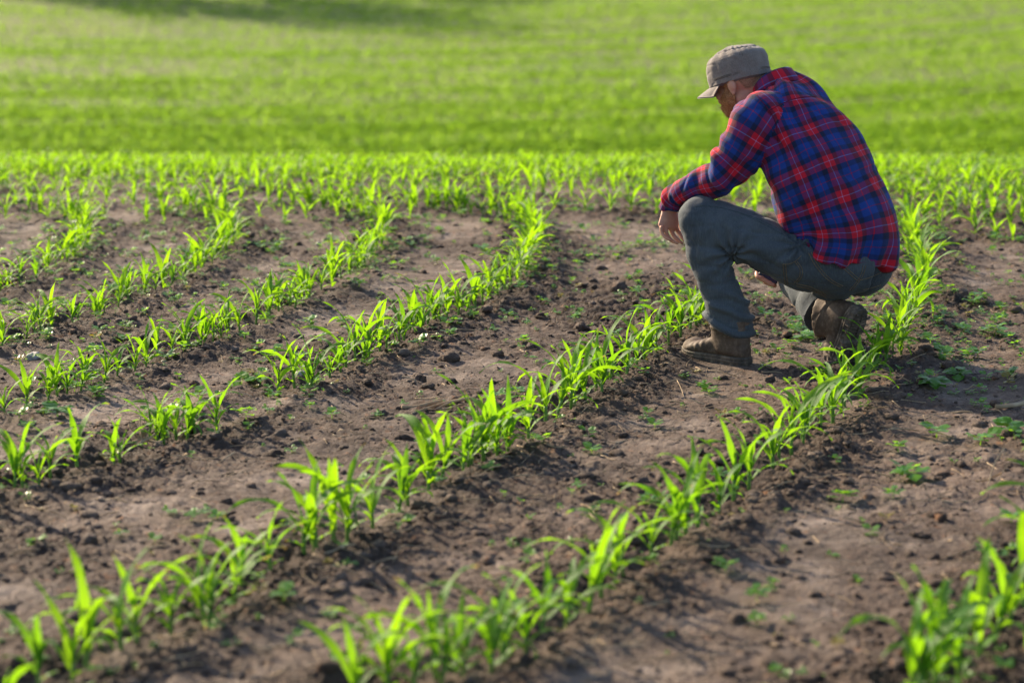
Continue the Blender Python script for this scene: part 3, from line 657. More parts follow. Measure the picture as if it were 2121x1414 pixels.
for a0 in (R(128), R(133), R(-128), R(-133)):
    rings.append(simple_tube([cc(-.004 - .0005 * k + (.1198 - .0007 * k) * math.cos(a0), (.0985 - .0002 * k) * math.sin(a0), .042 + .0105 * k) for k in range(7)], .0008, 5, 20))
v, f = merge(rings); sub('cap_seam', v, f, SEAMC, cap)

# --- boots
def boot_mat():
    m = NT('worn_leather'); pos = m.objco()
    col = m.ramp(m.noise(pos, 12, 5, .65), [(.3, (.036, .022, .014)), (.5, (.078, .050, .034)), (.68, (.14, .098, .07))])
    col = m.mix(m.mapr(m.noise(pos, 90, 3), .5, .75, 0, .5), col, (.17, .125, .092))
    m.base(col, m.mapr(m.noise(pos, 30, 3), .3, .7, .62, .85), .3); m.bump(m.math('ADD', m.noise(pos, 70, 5, .65), m.math('MULTIPLY', m.noise(pos, 14, 2), 1.5)), .35, .004); return m.m
def sole_mat():
    m = NT('dusty_rubber'); pos = m.objco()
    m.base(m.ramp(m.noise(pos, 28, 5, .65), [(.3, (.028, .023, .018)), (.5, (.075, .058, .045)), (.68, (.17, .125, .092))]), .8, .3); m.bump(m.noise(pos, 90, 4), .4, .003); return m.m
BOOT, SOLE, LACE = boot_mat(), sole_mat(), flat_mat('bootlace', (.035, .022, .016), .8, .2, 200)
ex, ey, ez = V(1, 0, 0), V(0, 1, 0), V(0, 0, 1)
XS = [0, .010, .03, .06, .10, .14, .18, .215, .25, .275, .292, .300]
WS = [.016, .026, .034, .037, .036, .038, .044, .0485, .047, .039, .026, .010]
HS = [.075, .088, .10, .108, .108, .104, .090, .077, .068, .062, .054, .043]
def boot_parts(flex, nring):
    """local boot: x heel to toe, z up; flex leans the shaft forward"""
    foot = loft([(V(x, .004 * math.sin(x * 9), (h + .026) / 2), ey, ez, w_, (h - .026) / 2, 2.5) for x, w_, h in zip(XS, WS, HS)], 60, 48)
    P, a = [], 0.0; p = V(.086, 0, .05); P.append((p, .080, .044, 0.))
    for k in range(nring):
        a = flex * min(1, (k + 1) / 5); p = p + .0195 * V(math.sin(a), 0, math.cos(a)); P.append((p, (.081, .080, .078, .076, .076, .077, .077, .076, .074)[k], (.046, .047, .048, .050, .053, .055, .057, .057, .056)[k], a))
    shaft = loft([(p, V(math.cos(a), 0, -math.sin(a)), ey, ra, rb, 2.3) for p, ra, rb, a in P], 50, 48)
    return foot, shaft, P
def sole_loft():
    out = []
    th = np.linspace(0, 2 * np.pi, 72, endpoint=False)
    xs = np.linspace(0, .3, 40); w_ = np.interp(xs, XS, WS)
    top = [(x, a) for x, a in zip(xs, w_)]; outline = np.array(top + [(x, -a) for x, a in top[::-1]]); cen = V(.15, 0)
    Z = [(.040, .0020), (.036, .0055), (.031, .0055), (.030, .0035), (.028, .0035), (.027, .006), (.021, .0065), (.020, .004), (.018, .004), (.017, .007), (.003, .0075), (.0, .004)]
    v = []; f = []
    for z, g_ in Z:
        for x, y in outline:
            d = unit(V(x - np.clip(x, .035, .25), y)) if abs(y) < 1e-3 or x < .035 or x > .25 else V(0, np.sign(y))
            zz = z + (.008 if (.095 < x < .130 and z < .01) else 0) + .012 * max(0, (x - .24) / .06) ** 2
            if z < .018 and int(x / .0115) % 2 == 0: g2 = g_ - .0045
            else: g2 = g_
            v.append((x + d[0] * g2, y + d[1] * g2, zz))
    n = len(outline)
    for i in range(len(Z) - 1):
        for j in range(n): j2 = (j + 1) % n; f.append((i * n + j, i * n + j2, (i + 1) * n + j2, (i + 1) * n + j))
    f.append(tuple(range(n))[::-1]); b = (len(Z) - 1) * n
    # underside: a strip of quads between the two sides
    h = n // 2
    for j in range(h - 1): f.append((b + j, b + n - 1 - j, b + n - 2 - j, b + j + 1))
    # lugs of the tread
    for i in range(22):
        x = .012 + .0125 * i
        if .092 < x < .132: continue
        wv = float(np.interp(x, XS, WS)) - .004; zb = .012 * max(0, (x - .24) / .06) ** 2
        for s in (-1, 1):
            y0, y1 = s * .005, s * wv
            c = len(v)
            for dx, y, z in ((0, y0, .001), (.0075, y0, .001), (.0075, y1, .001), (0, y1, .001), (0, y0, -.005), (.0075, y0, -.005), (.0075, y1, -.005), (0, y1, -.005)): v.append((x + dx + (.004 if abs(y) < .01 else 0), y, z + zb))
            q = [(4, 5, 6, 7), (0, 1, 5, 4), (1, 2, 6, 5), (2, 3, 7, 6), (3, 0, 4, 7)]; f += [tuple(c + k for k in t) for t in q]
    return np.array(v), f
def make_boot(flex, bend, nring, origin, fwd, roll=0., up=None, lace_loop=False):
    foot, shaft, P = boot_parts(flex, nring)
    uv_, uf = union([foot, shaft, ell(V(.262, 0, .048), (ex, ey, ez), (.040, .044, .030))], .0045, 4)
    un = normals(uv_, uf)
    X_ = uv_; cr = .0020 * noise3(X_[:, 0] * 30, X_[:, 1] * 30, X_[:, 2] * 30, 51) + .0022 * np.sin((X_[:, 0] - .3 * X_[:, 2]) * 210 + noise3(X_[:, 0] * 20, X_[:, 1] * 20, X_[:, 2] * 20, 52)) * np.exp(-((X_[:, 0] - .195) / .03) ** 2) * (X_[:, 2] > .05)
    cr += .0028 * np.exp(-((X_[:, 2] - .135) / .006) ** 2) - .003 * np.exp(-((X_[:, 2] - .122 - .5 * np.clip(X_[:, 0] - .05, 0, 1)) / .004) ** 2) * (X_[:, 0] < .14)
    uv_ = uv_ + un * cr[:, None]
    so_v, so_f = sole_loft()
    la = []
    fr = [(p + V(math.cos(a), 0, -math.sin(a)) * ra, a) for p, ra, rb, a in P[2:]]
    nodes = [V(.205, 0, .082), V(.185, 0, .091), V(.166, 0, .100)] + [q + V(.003, 0, .0) for q, a in fr[1:min(6, nring - 1)]]
    for i in range(len(nodes) - 1):
        a, b = nodes[i], nodes[i + 1]; n = V(.25, 0, .5)
        for s in (-1, 1): la.append(simple_tube([a + ey * s * .021 - V(.006, 0, .006), (a + b) / 2 + V(.004, 0, .004), b - ey * s * .021 - V(.006, 0, .006)], .0023, 6, 8))
        for s in (-1, 1): la.append(ell(a + ey * s * .024 - V(.006, 0, .006), (ex, ey, ez), (.004, .003, .004), 6))
    if lace_loop:
        q = nodes[3]; la.append(simple_tube([q, q + V(.03, -.02, -.01), q + V(.045, -.03, -.045), q + V(.03, -.035, -.06), q + V(.005, -.03, -.04)], .0022, 6, 30))
    lv, lf = merge(la)
    ball = V(.205, 0, .0)
    def place(v):
        v = np.asarray(v, float) * V(.97, 1.08, 1)
        if bend:
            k = 1 - sstep(.185, .235, v[:, 0]); a = bend * k; px, pz = v[:, 0] - ball[0], v[:, 2] - ball[2]
            v[:, 0] = ball[0] + px * np.cos(a) + pz * np.sin(a); v[:, 2] = ball[2] - px * np.sin(a) + pz * np.cos(a)
        f3 = unit(V(fwd[0], fwd[1], fwd[2] if len(fwd) > 2 else 0)); u3 = unit(V(0, 0, 1) - f3 * f3[2]); s3 = np.cross(u3, f3)
        if roll: s3, u3 = s3 * math.cos(roll) + u3 * math.sin(roll), u3 * math.cos(roll) - s3 * math.sin(roll)
        v = v - (ball if bend else V(0, 0, 0)); return origin + v[:, 0:1] * f3 + v[:, 1:2] * s3 + v[:, 2:3] * u3
    b = part('boot', place(uv_), uf, BOOT); sub('sole', place(so_v), so_f, SOLE, b, smooth=False); sub('laces', place(lv), lf, LACE, b)
    return b
GL = PG(1549, 757)
make_boot(.02, 0, 6, V(GL[0], GL[1], -.010), (-.69, .724))
make_boot(R(20), R(70), 6, V(1.182, 8.40, .010), (-.62, .78), roll=R(0), lace_loop=True)
# --- the small dark handle in the right fist
HM = flat_mat('dark_blue_plastic', (.008, .014, .045), .35, .5, 40)
hb = [loft(tube_secs([(HA - hx * .010, .002, .002), (HA - hx * .009, .008, .008), (HA, .0105, .0105), (HA + hx * .03, .0115, .0115), (HB, .0105, .0105), (HB + hx * .012, .010, .010), (HB + hx * .014, .002, .002)], (0, 0, 1)), 40, 24)]
v, f = merge(hb); hc = (HA + HB) / 2
ho = link_mesh('tool_handle', v - hc, f, HM); ho.location = hc; tag(ho, "small dark blue handle gripped in the crouching man's right fist", 'tool')
# ------------------------------------------------------------------ corn seedlings
LEAF = leaf_mat('corn_leaf', (.030, .125, .026), (.080, .225, .014), (.33, .59, .008), .55, gloss=.55)
FARLEAF = leaf_mat('corn_leaf_distant', (.08, .19, .012), (.13, .28, .012), (.52, .76, .03), .62, gloss=.8, uvstripe=False)
STALK = leaf_mat('corn_stalk', (.10, .20, .04), (.16, .28, .06), (.25, .42, .05), .25, uvstripe=False)
rng = random.Random(11); nrg = np.random.RandomState(7)
def leaf_strip(base, az, length, width, a0, bend, twist=0., n=10, droop=1.6):
    """a keeled blade: starts a0 from the vertical, bends outwards along its length"""
    out = V(math.cos(az), math.sin(az), 0); side = V(-math.sin(az), math.cos(az), 0); p = np.array(base, float); v, f, uv = [], [], []
    for i in range(n + 1):
        t = i / n; a = a0 + bend * t ** droop; d = out * math.sin(a) + ez * math.cos(a); nn = -out * math.cos(a) + ez * math.sin(a)
        w_ = width * (min(1, .42 + 1.9 * t) if t < .31 else (1 - ((t - .31) / .69) ** 1.7)) * .5 + .0002
        tw = twist * t; s = side * math.cos(tw) + nn * math.sin(tw); m_ = nn * math.cos(tw) - side * math.sin(tw)
        k = .42 * (1 - .6 * t); wave = .0022 * math.sin(t * 17 + az * 3)
        v += [p - s * w_ + m_ * (w_ * k + wave), p, p + s * w_ + m_ * (w_ * k - wave)]
        p = p + d * (length / n)
    for i in range(n):
        b = i * 3
        for c in (0, 1):
            f.append((b + c, b + c + 1, b + c + 4, b + c + 3)); uv += [(c * .5, i / n), (c * .5 + .5, i / n), (c * .5 + .5, (i + 1) / n), (c * .5, (i + 1) / n)]
    return v, f, uv
STYLES = ['upright', 'arching', 'drooping', 'young', 'leggy']
def corn_variant(style, seed):
    r = random.Random(seed); az0 = r.uniform(-.5, .5); H = {'young': .028, 'leggy': .062}.get(style, r.uniform(.038, .052))
    st = simple_tube([V(0, 0, -.015), V(.001, 0, H * .4), V(r.uniform(-.003, .003), r.uniform(-.003, .003), H)], [.0052, .0047, .0040], 8, 8)
    lv, lf, lu = [], [], []
    def add(z, az, L, wd, a0, bend, tw, dr=1.6):
        v, f, u = leaf_strip((0, 0, z), az, L, wd, a0, bend, tw, 11, dr); n = len(lv); lv.extend(v); lf.extend([tuple(i + n for i in q) for q in f]); lu.extend(u)
    k = 1.0 if style != 'young' else .68
    b = {'upright': .9, 'arching': 1.6, 'drooping': 2.1, 'young': .8, 'leggy': 1.35}[style]
    add(H * .25, az0 + r.gauss(0, .3), .055 * k, .017, .85, .5, 0, 1)                                        # first blunt leaf
    add(H * .45, az0 + math.pi + r.gauss(0, .35), r.uniform(.10, .14) * k, .0155, .62, b * r.uniform(.9, 1.5), r.gauss(0, .5))
    add(H * .72, az0 + r.gauss(0, .4), r.uniform(.16, .23) * k, .0190, .50, b * r.uniform(.9, 1.5), r.gauss(0, .6))
    add(H * .9, az0 + math.pi + r.gauss(0, .4), r.uniform(.18, .25) * k, .0215, .38, b * r.uniform(.8, 1.35), r.gauss(0, .6))
    if style != 'young': add(H, az0 + r.gauss(0, .5), r.uniform(.13, .19), .0200, .20, b * r.uniform(.35, .8), r.gauss(0, .5), 2.0)
    add(H * .95, az0 + math.pi + r.gauss(0, .7), r.uniform(.07, .11) * k, .0125, .10, b * r.uniform(.2, .5), r.gauss(0, .4), 2.0)
    if style in ('drooping', 'arching', 'leggy'): add(H * .6, az0 + r.choice((1.4, -1.5)) + r.gauss(0, .4), r.uniform(.12, .18), .0165, .45, b * r.uniform(.9, 1.3), r.gauss(0, .7))
    return st, (lv, lf, lu)
VAR = []
for s_i, s in enumerate(STYLES):
    for q in range(5): VAR.append((s, corn_variant(s, 100 + s_i * 10 + q)))
ROWTEXT = {1: 'short corner row nearest the camera', 2: 'row passing the raised boot', 3: 'row ending at the flat boot', 4: 'first bending row',
           5: 'second bending row', 6: 'third bending row', 7: 'fourth bending row', 8: 'first cross row beyond the man'}
_o1 = 'zeroth first second third fourth fifth sixth seventh eighth ninth tenth eleventh twelfth thirteenth fourteenth fifteenth sixteenth seventeenth eighteenth nineteenth'.split(); _o10 = {2: 'twenty', 3: 'thirty', 4: 'forty', 5: 'fifty', 6: 'sixty', 7: 'seventy'}
ORD = lambda n: _o1[n] if n < 20 else (_o10[n // 10] + ('-' + _o1[n % 10] if n % 10 else '')).replace('ty$', 'tieth') if n % 10 else _o10[n // 10][:-1] + 'ieth'
plants = []                                   # (row, x, y)
for k, pts in ROW_PTS.items():
    last = None
    for (x, y) in pts: plants.append((k, x, y))
def along(pl, step, r):
    out = []; L = np.concatenate([[0], np.cumsum(np.linalg.norm(np.diff(pl, axis=0), axis=1))]); s = 0
    while s < L[-1]:
        q = s + r.gauss(0, step * .18); out.append((np.interp(q, L, pl[:, 0]) + r.gauss(0, .012), np.interp(q, L, pl[:, 1]) + r.gauss(0, .018))); s += step * r.uniform(.75, 1.25)
    return out
def in_view(x, y, m=1.0): return abs(x) < (.2118 * y + .1) * m
def density_add(k, ymin, ymax, every):
    out = []
    P_ = ROW_PTS[k]
    for i in range(len(P_) - 1):
        if np.linalg.norm(P_[i + 1] - P_[i]) < .05 or np.linalg.norm(P_[i + 1] - P_[i]) > .45: continue
        q = P_[i] * .5 + P_[i + 1] * .5 + np.array([rng.gauss(0, .018), rng.gauss(0, .02)])
        if ymin <= q[1] < ymax and rng.random() < every: out.append((k, q[0], q[1]))
    return out
extra_mass = []
for k in (1, 2, 3, 4, 5, 6, 7):
    plants += density_add(k, 0, 9.6, {1: 1, 2: .62, 3: .62}.get(k, .85)); extra_mass += [(x, y) for _, x, y in density_add(k, 9.6, 99, .9) + density_add(k, 10.5, 99, .8)]
    plants.sort(key=lambda p: (p[0], 0))
order = {k: [] for k in ROW_PTS}
for p in plants: order[p[0]].append(p)
plants = []
for k in order:
    d0 = ROW_PTS[k]; arc = np.concatenate([[0], np.cumsum(np.linalg.norm(np.diff(d0, axis=0), axis=1))])
    plants += sorted(order[k], key=lambda p: arc[np.argmin(np.hypot(d0[:, 0] - p[1], d0[:, 1] - p[2]))] + .001 * p[2])
h0 = [p for p in along(HEAD_PTS[0], .125, rng) if in_view(*p, 1.0) and not (p[0] < -.45)]
for p in h0[:max(0, 298 - len(plants))]: plants.append((8, *p))
cnt = {}; made = {}
LEANW = {1: 'with broad blades', 2: '', 3: ''}
crop = []
for k, x, y in plants:
    cnt[k] = cnt.get(k, 0) + 1
    far = y > 11
    vi = rng.choices(range(len(VAR)), weights=[{'upright': 1.1, 'arching': 1.6, 'drooping': 1.2, 'young': .35, 'leggy': 1.1}[v[0]] for v in VAR])[0]
    sc = rng.uniform(.80, 1.08) * {1: 1.32, 2: 1.16, 3: 1.14, 4: .98, 5: .86, 6: .80, 7: .80, 8: .78}[k] * (.80 if k == 2 and 8.0 < y < 9.2 else 1)
    style = VAR[vi][0]
    z = float(ground_z(np.array([x]), np.array([y]))[0])
    size = 'small' if style == 'young' else ('tall' if sc > 1.04 and style != 'drooping' else 'bright green')
    look = {'upright': 'upright', 'arching': 'arching', 'drooping': 'droopy', 'young': 'young', 'leggy': 'leggy'}[style]
    first = vi not in made
    if first:
        st, (lv, lf, lu) = VAR[vi][1]
        e = empty('corn_plant', (x, y, z))
        a = link_mesh('stalk', st['v'], st['q'].tolist() + st['t'], STALK, e); b = link_mesh('foliage', np.array(lv), lf, LEAF, e, uv=lu); made[vi] = (e, a, b)
    else:
        e0, a0, b0 = made[vi]; e = e0.copy(); COL.objects.link(e); e.location = (x, y, z)
        for c0 in (a0, b0): c = c0.copy(); COL.objects.link(c); c.parent = e
    rz = (0 if rng.random() < .5 else math.pi) + rng.gauss(.15, .75)
    e.rotation_euler = (rng.gauss(0, .06), rng.gauss(-.04, .07), rz); e.scale = (sc, sc, sc * rng.uniform(.92, 1.1))
    tag(e, f"{size} {look} corn seedling, {ORD(cnt[k])} along the {ROWTEXT[k]}" if k != 8 else f"{size} {look} blurred corn seedling, {ORD(cnt[k])} along the {ROWTEXT[8]}", 'corn seedling', 'corn seedlings planted in curving rows')
# every further plant of the field as one mass: the cross rows up to the crest
def place_many(variants, pos, rot, scl):
    Vs, Fs, Us, n = [], [], [], 0
    for (v, f, u), p, r_, s in zip(variants, pos, rot, scl):
        c, q = math.cos(r_), math.sin(r_); w_ = v * s; Vs.append(np.stack([w_[:, 0] * c - w_[:, 1] * q, w_[:, 0] * q + w_[:, 1] * c, w_[:, 2]], 1) + p)
        Fs.append(f + n); Us.append(u); n += len(v)
    return np.vstack(Vs), np.vstack(Fs), np.vstack(Us)
VA = [(np.array(l[0]), np.array(l[1]), np.array(l[2])) for _, (s_, l) in VAR]
pos, far_pts = [], []
for k, pl in enumerate(HEAD_PTS + [q + np.array([0, .36]) for q in HEAD_PTS[1:]]):
    for p in along(pl, .095, rng):
        if in_view(*p, 1.35) and p[1] > 11.6 and not (k == 0 and p[0] > -.45): far_pts.append(p)
for p in along(np.array([(-6, 12.3), (-1.5, 12.35), (6, 12.0)]), .16, rng):
    if p[0] < -.5 and in_view(*p, 1.3): far_pts.append(p)
far_pts += h0[max(0, 298 - len(plants)):] + extra_mass
# the rows carry on beyond the picture's edges
for k in (3, 4, 5, 6, 7):
    P_ = ROW_PTS[k]; d_ = unit(np.append(P_[0] - P_[min(4, len(P_) - 1)], 0))[:2]
    far_pts += along(np.array([P_[0] + d_ * .12, P_[0] + d_ * 2.2]), .12, rng)
P2 = ROW_PTS[2]
for k in (1, 2, 3, 4):
    Q = P2 + np.array([.80 * k, -.22 * k])
    far_pts += [q for q in along(Q, .11, rng) if not in_view(q[0], q[1], 1.03)]
for _ in range(6500):                          # the grazing edge of the crest, sown closer
    y = rng.uniform(14.8, 21); x = rng.uniform(-1, 1) * (.30 * y); far_pts.append((x, y))
fp_ = np.array(far_pts); fz = ground_z(fp_[:, 0], fp_[:, 1])
v, f, u = place_many([VA[rng.randrange(len(VA))] for _ in fp_], np.column_stack([fp_, fz]), [rng.uniform(0, 6.28) for _ in fp_], [rng.uniform(.66, .95) * (1 - .42 * float(sstep(12.5, 16.5, q[1]))) * (1 + .35 * rng.random() ** 3) for q in fp_])
o = link_mesh('corn_crop', v, f, LEAF, uv=u.reshape(-1, 2)); tag(o, 'dense blurred corn seedlings in cross rows up to the field crest', 'crop', kind='stuff')
# the far slope: short blades in fine rows, thick and thin in streaks along the rows
RA = R(24); rd = V(math.cos(RA), math.sin(RA)); rn = V(-math.sin(RA), math.cos(RA))
n = 215000; yy = np.concatenate([nrg.uniform(50, 118, 170000), nrg.uniform(50, 74, 45000)]); xx = nrg.uniform(-1, 1, n) * (.30 * yy + 2)
a_ = xx; b_ = yy - .30 * xx - .015 * xx * xx; b_ = np.round(b_ / .75) * .75 + nrg.normal(0, .06, n); yy = b_ + .30 * xx + .015 * xx * xx
tram = np.mod(b_ + .5 * noise2(a_ * .05, b_ * .1, 66), 4.5) - 2.25
dens = .74 + .72 * noise2(a_ * .03, b_ * .30, 61) + .45 * noise2(a_ * .12, b_ * .7, 62) + .35 * noise2(a_ * .3, b_ * .3, 63) - .25 * sstep(70, 95, yy) * sstep(0, -12, xx)
dens = dens * (1 - .92 * np.exp(-(tram / .75) ** 2)) + .5 * (1 - sstep(56, 68, yy))
keep = (nrg.rand(n) < np.clip(dens, .16, 1)) & (yy > 48) & (yy < 120); xx, yy = xx[keep], yy[keep]; n = len(xx)
zz = ground_z(xx, yy)
Vt, Ft = [], []
for k in range(4):
    az = nrg.uniform(0, 2 * np.pi, n); L = nrg.uniform(.07, .15, n) * (1 + .35 * (1 - sstep(58, 72, yy))); sp = nrg.uniform(.45, 1.0, n); wd = nrg.uniform(.014, .028, n)
    B = np.stack([xx, yy, zz - .01], 1); o1 = np.stack([np.cos(az), np.sin(az), 0 * az], 1); s1 = np.stack([-np.sin(az), np.cos(az), 0 * az], 1)
    mid = B + o1 * (L * sp * .45)[:, None] + np.array([0, 0, 1]) * (L * .75)[:, None]; tip = B + o1 * (L * sp * 1.1)[:, None] + np.array([0, 0, 1]) * (L * (1.05 - sp * .5))[:, None]
    Vt.append(np.stack([B, mid - s1 * wd[:, None], tip, mid + s1 * wd[:, None]], 1))
Vt = np.concatenate(Vt).reshape(-1, 3); Ft = np.arange(len(Vt)).reshape(-1, 4)
o = link_mesh('distant_crop', Vt, Ft, FARLEAF, smooth=False); tag(o, 'green young crop in fine rows on the far slope', 'crop', kind='stuff')
# ------------------------------------------------------------------ weeds, clods, straw, stones
WEED = leaf_mat('weed_leaf', (.05, .15, .02), (.09, .23, .025), (.34, .58, .02), .5, uvstripe=False)
WEEDY = leaf_mat('yellow_weed_leaf', (.16, .15, .02), (.22, .14, .03), (.42, .32, .02), .4, uvstripe=False)
def weed_mesh(seed, n=7, R0=.02, H=.02):
    r = random.Random(seed); v, f = [], []
    for i in range(n):
        az = i * 2.4 + r.gauss(0, .3); rad = R0 * r.uniform(.55, 1.15); h = H * r.uniform(.5, 1.2); el = r.uniform(-.15, .55); lw = rad * r.uniform(.34, .5)
        o1 = V(math.cos(az), math.sin(az), 0); s1 = V(-math.sin(az), math.cos(az), 0); b = len(v); base = V(0, 0, h * .6)
        d = o1 * math.cos(el) + ez * math.sin(el); nn = np.cross(d, s1)
        st_ = base + d * rad * .15
        v += [V(0, 0, -.004), st_, st_ + d * rad * .35 - s1 * lw + nn * -.002, st_ + d * rad * .35, st_ + d * rad * .35 + s1 * lw + nn * -.002, st_ + d * rad * .75 - s1 * lw * .75, st_ + d * rad * .75 - ez * rad * .06, st_ + d * rad * .75 + s1 * lw * .75, st_ + d * rad - ez * rad * .14]
        f += [(b + 1, b + 2, b + 3), (b + 1, b + 3, b + 4), (b + 2, b + 5, b + 6, b + 3), (b + 3, b + 6, b + 7, b + 4), (b + 5, b + 8, b + 6), (b + 6, b + 8, b + 7)]
        sw = .0009; f.append((b, b + 9, b + 1)); v.append(V(s1[0] * sw, s1[1] * sw, -.004) + 0); f[-1] = (b, b + 9, b + 1)
    return np.array(v), f
WV = [weed_mesh(1, 5, .020, .020), weed_mesh(2, 8, .030, .032), weed_mesh(3, 10, .036, .040), weed_mesh(4, 6, .026, .026), weed_mesh(5, 4, .016, .014), weed_mesh(6, 12, .042, .045)]
def quadify(fs): return np.array([t if len(t) == 4 else (t[0], t[1], t[2], t[2]) for t in fs])
# weeds one can single out (places read from the photo)
WEEDS = [((1640,720),2,'bright green broad-leaved weed between the two boots'), ((1668,700),5,'largest weed clump between the two boots'), ((1610,728),1,'low weed beside the heel of the flat boot'), ((1585,665),1,'small green weed behind the flat boot'),
 ((1620,655),3,'weed clump under the bent right knee'), ((1650,672),2,'weed with spread leaves left of the raised boot'), ((1605,690),0,'tiny weed just right of the flat boot shaft'), ((1588,760),0,'lone yellow-green sprout right of the flat heel'),
 ((1945,742),2,'bright weed in the bare strip right of the raised boot'), ((1932,800),5,'tall forked weed alone on the soil at right'), ((1985,775),5,'dark leafy weed clump beside the clod at right'), ((2005,740),1,'weed above the dark clod at right'), ((2040,780),3,'weed near the right edge above the yellow one'),
 ((2030,625),5,'dense weed patch at right edge, level with the buttocks'), ((2060,690),5,'spreading weed near the right edge below the patch'), ((2100,720),3,'weed cut by the right edge, upper of two'), ((1995,690),2,'weed right of the row behind the raised boot'), ((2025,740),1,'weed in the right strip between two paler ones'),
 ((1890,990),5,'bright round-leaved weed in the lower right soil'), ((1870,975),1,'small weed touching the round-leaved one at lower right'), ((1745,1035),2,'bright weed below the row passing the raised boot'), ((1850,1030),1,'weed left of the round-leaved one at lower right'), ((2085,905),5,'long green weed mat at the right edge'), ((2030,925),2,'weed at the left tip of the green mat'),
 ((1860,935),1,'pair-leaved weed above the lower right soil'), ((1940,905),2,'dark weed between row and right mat'), ((1945,1250),2,'blurred weed near the lower right corn'), ((1130,625),3,'green weed patch beyond the row left of the boot'), ((1122,932),1,'weed beside the row, under the thick straw'), ((1215,905),3,'leafy weed between rows at centre'),
 ((1085,710),1,'two-bladed sprout on the lumpy soil at centre'), ((1160,718),0,'small sprout on lumpy soil right of the two-bladed one'), ((930,700),1,'weed at the foot of the first bending row at centre'), ((905,708),0,'tiny weed left of the foot of the first bending row'), ((870,730),1,'pale weed on bare soil at centre'), ((1068,825),2,'lone bright weed above the straw bundle'),
 ((635,745),3,'broad-leaved weed among the gap plants of the first bending row'), ((665,715),2,'weed clump between the first two bending rows'), ((380,735),3,'weed clump beside the second bending row'), ((400,725),1,'small weed at the right of the second-bending-row clump'), ((345,745),1,'reddish-edged weed left of the second-bending-row clump'), ((510,880),2,'low weed right of the isolated plants of the first bending row'),
 ((455,840),3,'weed patch on bare soil at left centre'), ((500,800),2,'weed between the first two bending rows at left'), ((540,800),1,'small weed left of the gap plants'), ((300,860),3,'leafy weed above the isolated plants of the first bending row'), ((205,830),3,'weed clump under the second bending row at left'), ((190,795),1,'weed at a plant base of the second bending row'), ((120,870),2,'pale weed at far left'), ((60,815),1,'weed by the left edge'),
 ((440,905),3,'weed at the foot of the isolated plants'), ((415,830),1,'small weed above the left bare soil'), ((240,620),2,'blurred weed behind the third bending row'), ((300,655),3,'weed between the second and third bending rows'), ((595,560),2,'blurred weed between the first two bending rows'), ((820,560),3,'blurred weed patch at upper centre'), ((880,505),3,'blurred weed between the bends of two rows'), ((1000,520),2,'blurred weed left of the bend of the first bending row')]
YELL = [((2090,790),3,'yellowing weed near the right edge'), ((195,712),3,'orange-yellow weed leaves beside the second bending row'), ((35,755),3,'orange withered weed near the left edge'), ((515,785),2,'reddish orange weed beside the gap plants'), ((1440,770),0,'tiny orange leaf against the flat boot sole'), ((1065,1290),2,'blurred yellow weed in the lower rows'), ((225,950),1,'yellow weed by the dead root stub'), ((2110,640),3,'yellow-brown weed at the right edge')]
wd_made = {}
for lst, mt, nm in ((WEEDS, WEED, 'weed'), (YELL, WEEDY, 'yellow_weed')):
    for (px, vi, lb) in lst:
        p = PG(*px); z = float(ground_z(p[:1], p[1:2])[0])
        if (nm, vi) in wd_made: o = wd_made[(nm, vi)].copy(); COL.objects.link(o)
        else: o = link_mesh(nm, WV[vi][0], WV[vi][1], mt, smooth=False); wd_made[(nm, vi)] = o
        s = rng.uniform(.95, 1.4); o.location = (p[0], p[1], z); o.rotation_euler = (rng.gauss(0, .1), rng.gauss(0, .1), rng.uniform(0, 6.28)); o.scale = (s, s, s)
        tag(o, lb, 'weed', 'weeds between the corn rows')
wp = []
while len(wp) < 4600:
    y = rng.uniform(4.6, 16); x = rng.uniform(-1, 1) * (.26 * y)
    d = .10 + .5 * sstep(8, 11.5, y) + .55 * math.exp(-(((x - 1.75) / .5) ** 2 + ((y - 9.3) / 1.2) ** 2)) + .5 * math.exp(-(((x - 1.1) / .35) ** 2 + ((y - 9.0) / .6) ** 2)) + .22 * sstep(-.2, -1.2, x) * sstep(7, 8.5, y)
    d *= .25 + .9 * max(0, float(fbm(np.array([x]), np.array([y]), 2.2, 2, 77)[0]) + .35)
    if rng.random() < d: wp.append((x, y))
wp = np.array(wp); wz = ground_z(wp[:, 0], wp[:, 1])
WQ = [(v, quadify(f), np.zeros((len(f), 4, 2))) for v, f in WV]
def tri_mass(name, sel, mt, lb, smin, smax):
    Vs, Fs, n_ = [], [], 0
    for i in sel:
        v, f = WV[rng.choice([0, 0, 4, 4, 3, 1])]; r_ = rng.uniform(0, 6.28); s = rng.uniform(smin, smax); c, q = math.cos(r_), math.sin(r_)
        Vs.append(np.stack([v[:, 0] * c - v[:, 1] * q, v[:, 0] * q + v[:, 1] * c, v[:, 2]], 1) * s + np.array([wp[i, 0], wp[i, 1], wz[i]])); Fs += [tuple(k + n_ for k in t) for t in f]; n_ += len(v)
    tag(link_mesh(name, np.vstack(Vs), Fs, mt, smooth=False), lb, 'weeds', kind='stuff')
ids = list(range(len(wp))); tri_mass('ground_weeds', [i for i in ids if i % 8], WEED, 'tiny green weed seedlings scattered over the soil', .6, 1.3); tri_mass('yellow_ground_weeds', [i for i in ids if not i % 8], WEEDY, 'tiny yellowing weed seedlings scattered over the soil', .4, .8)
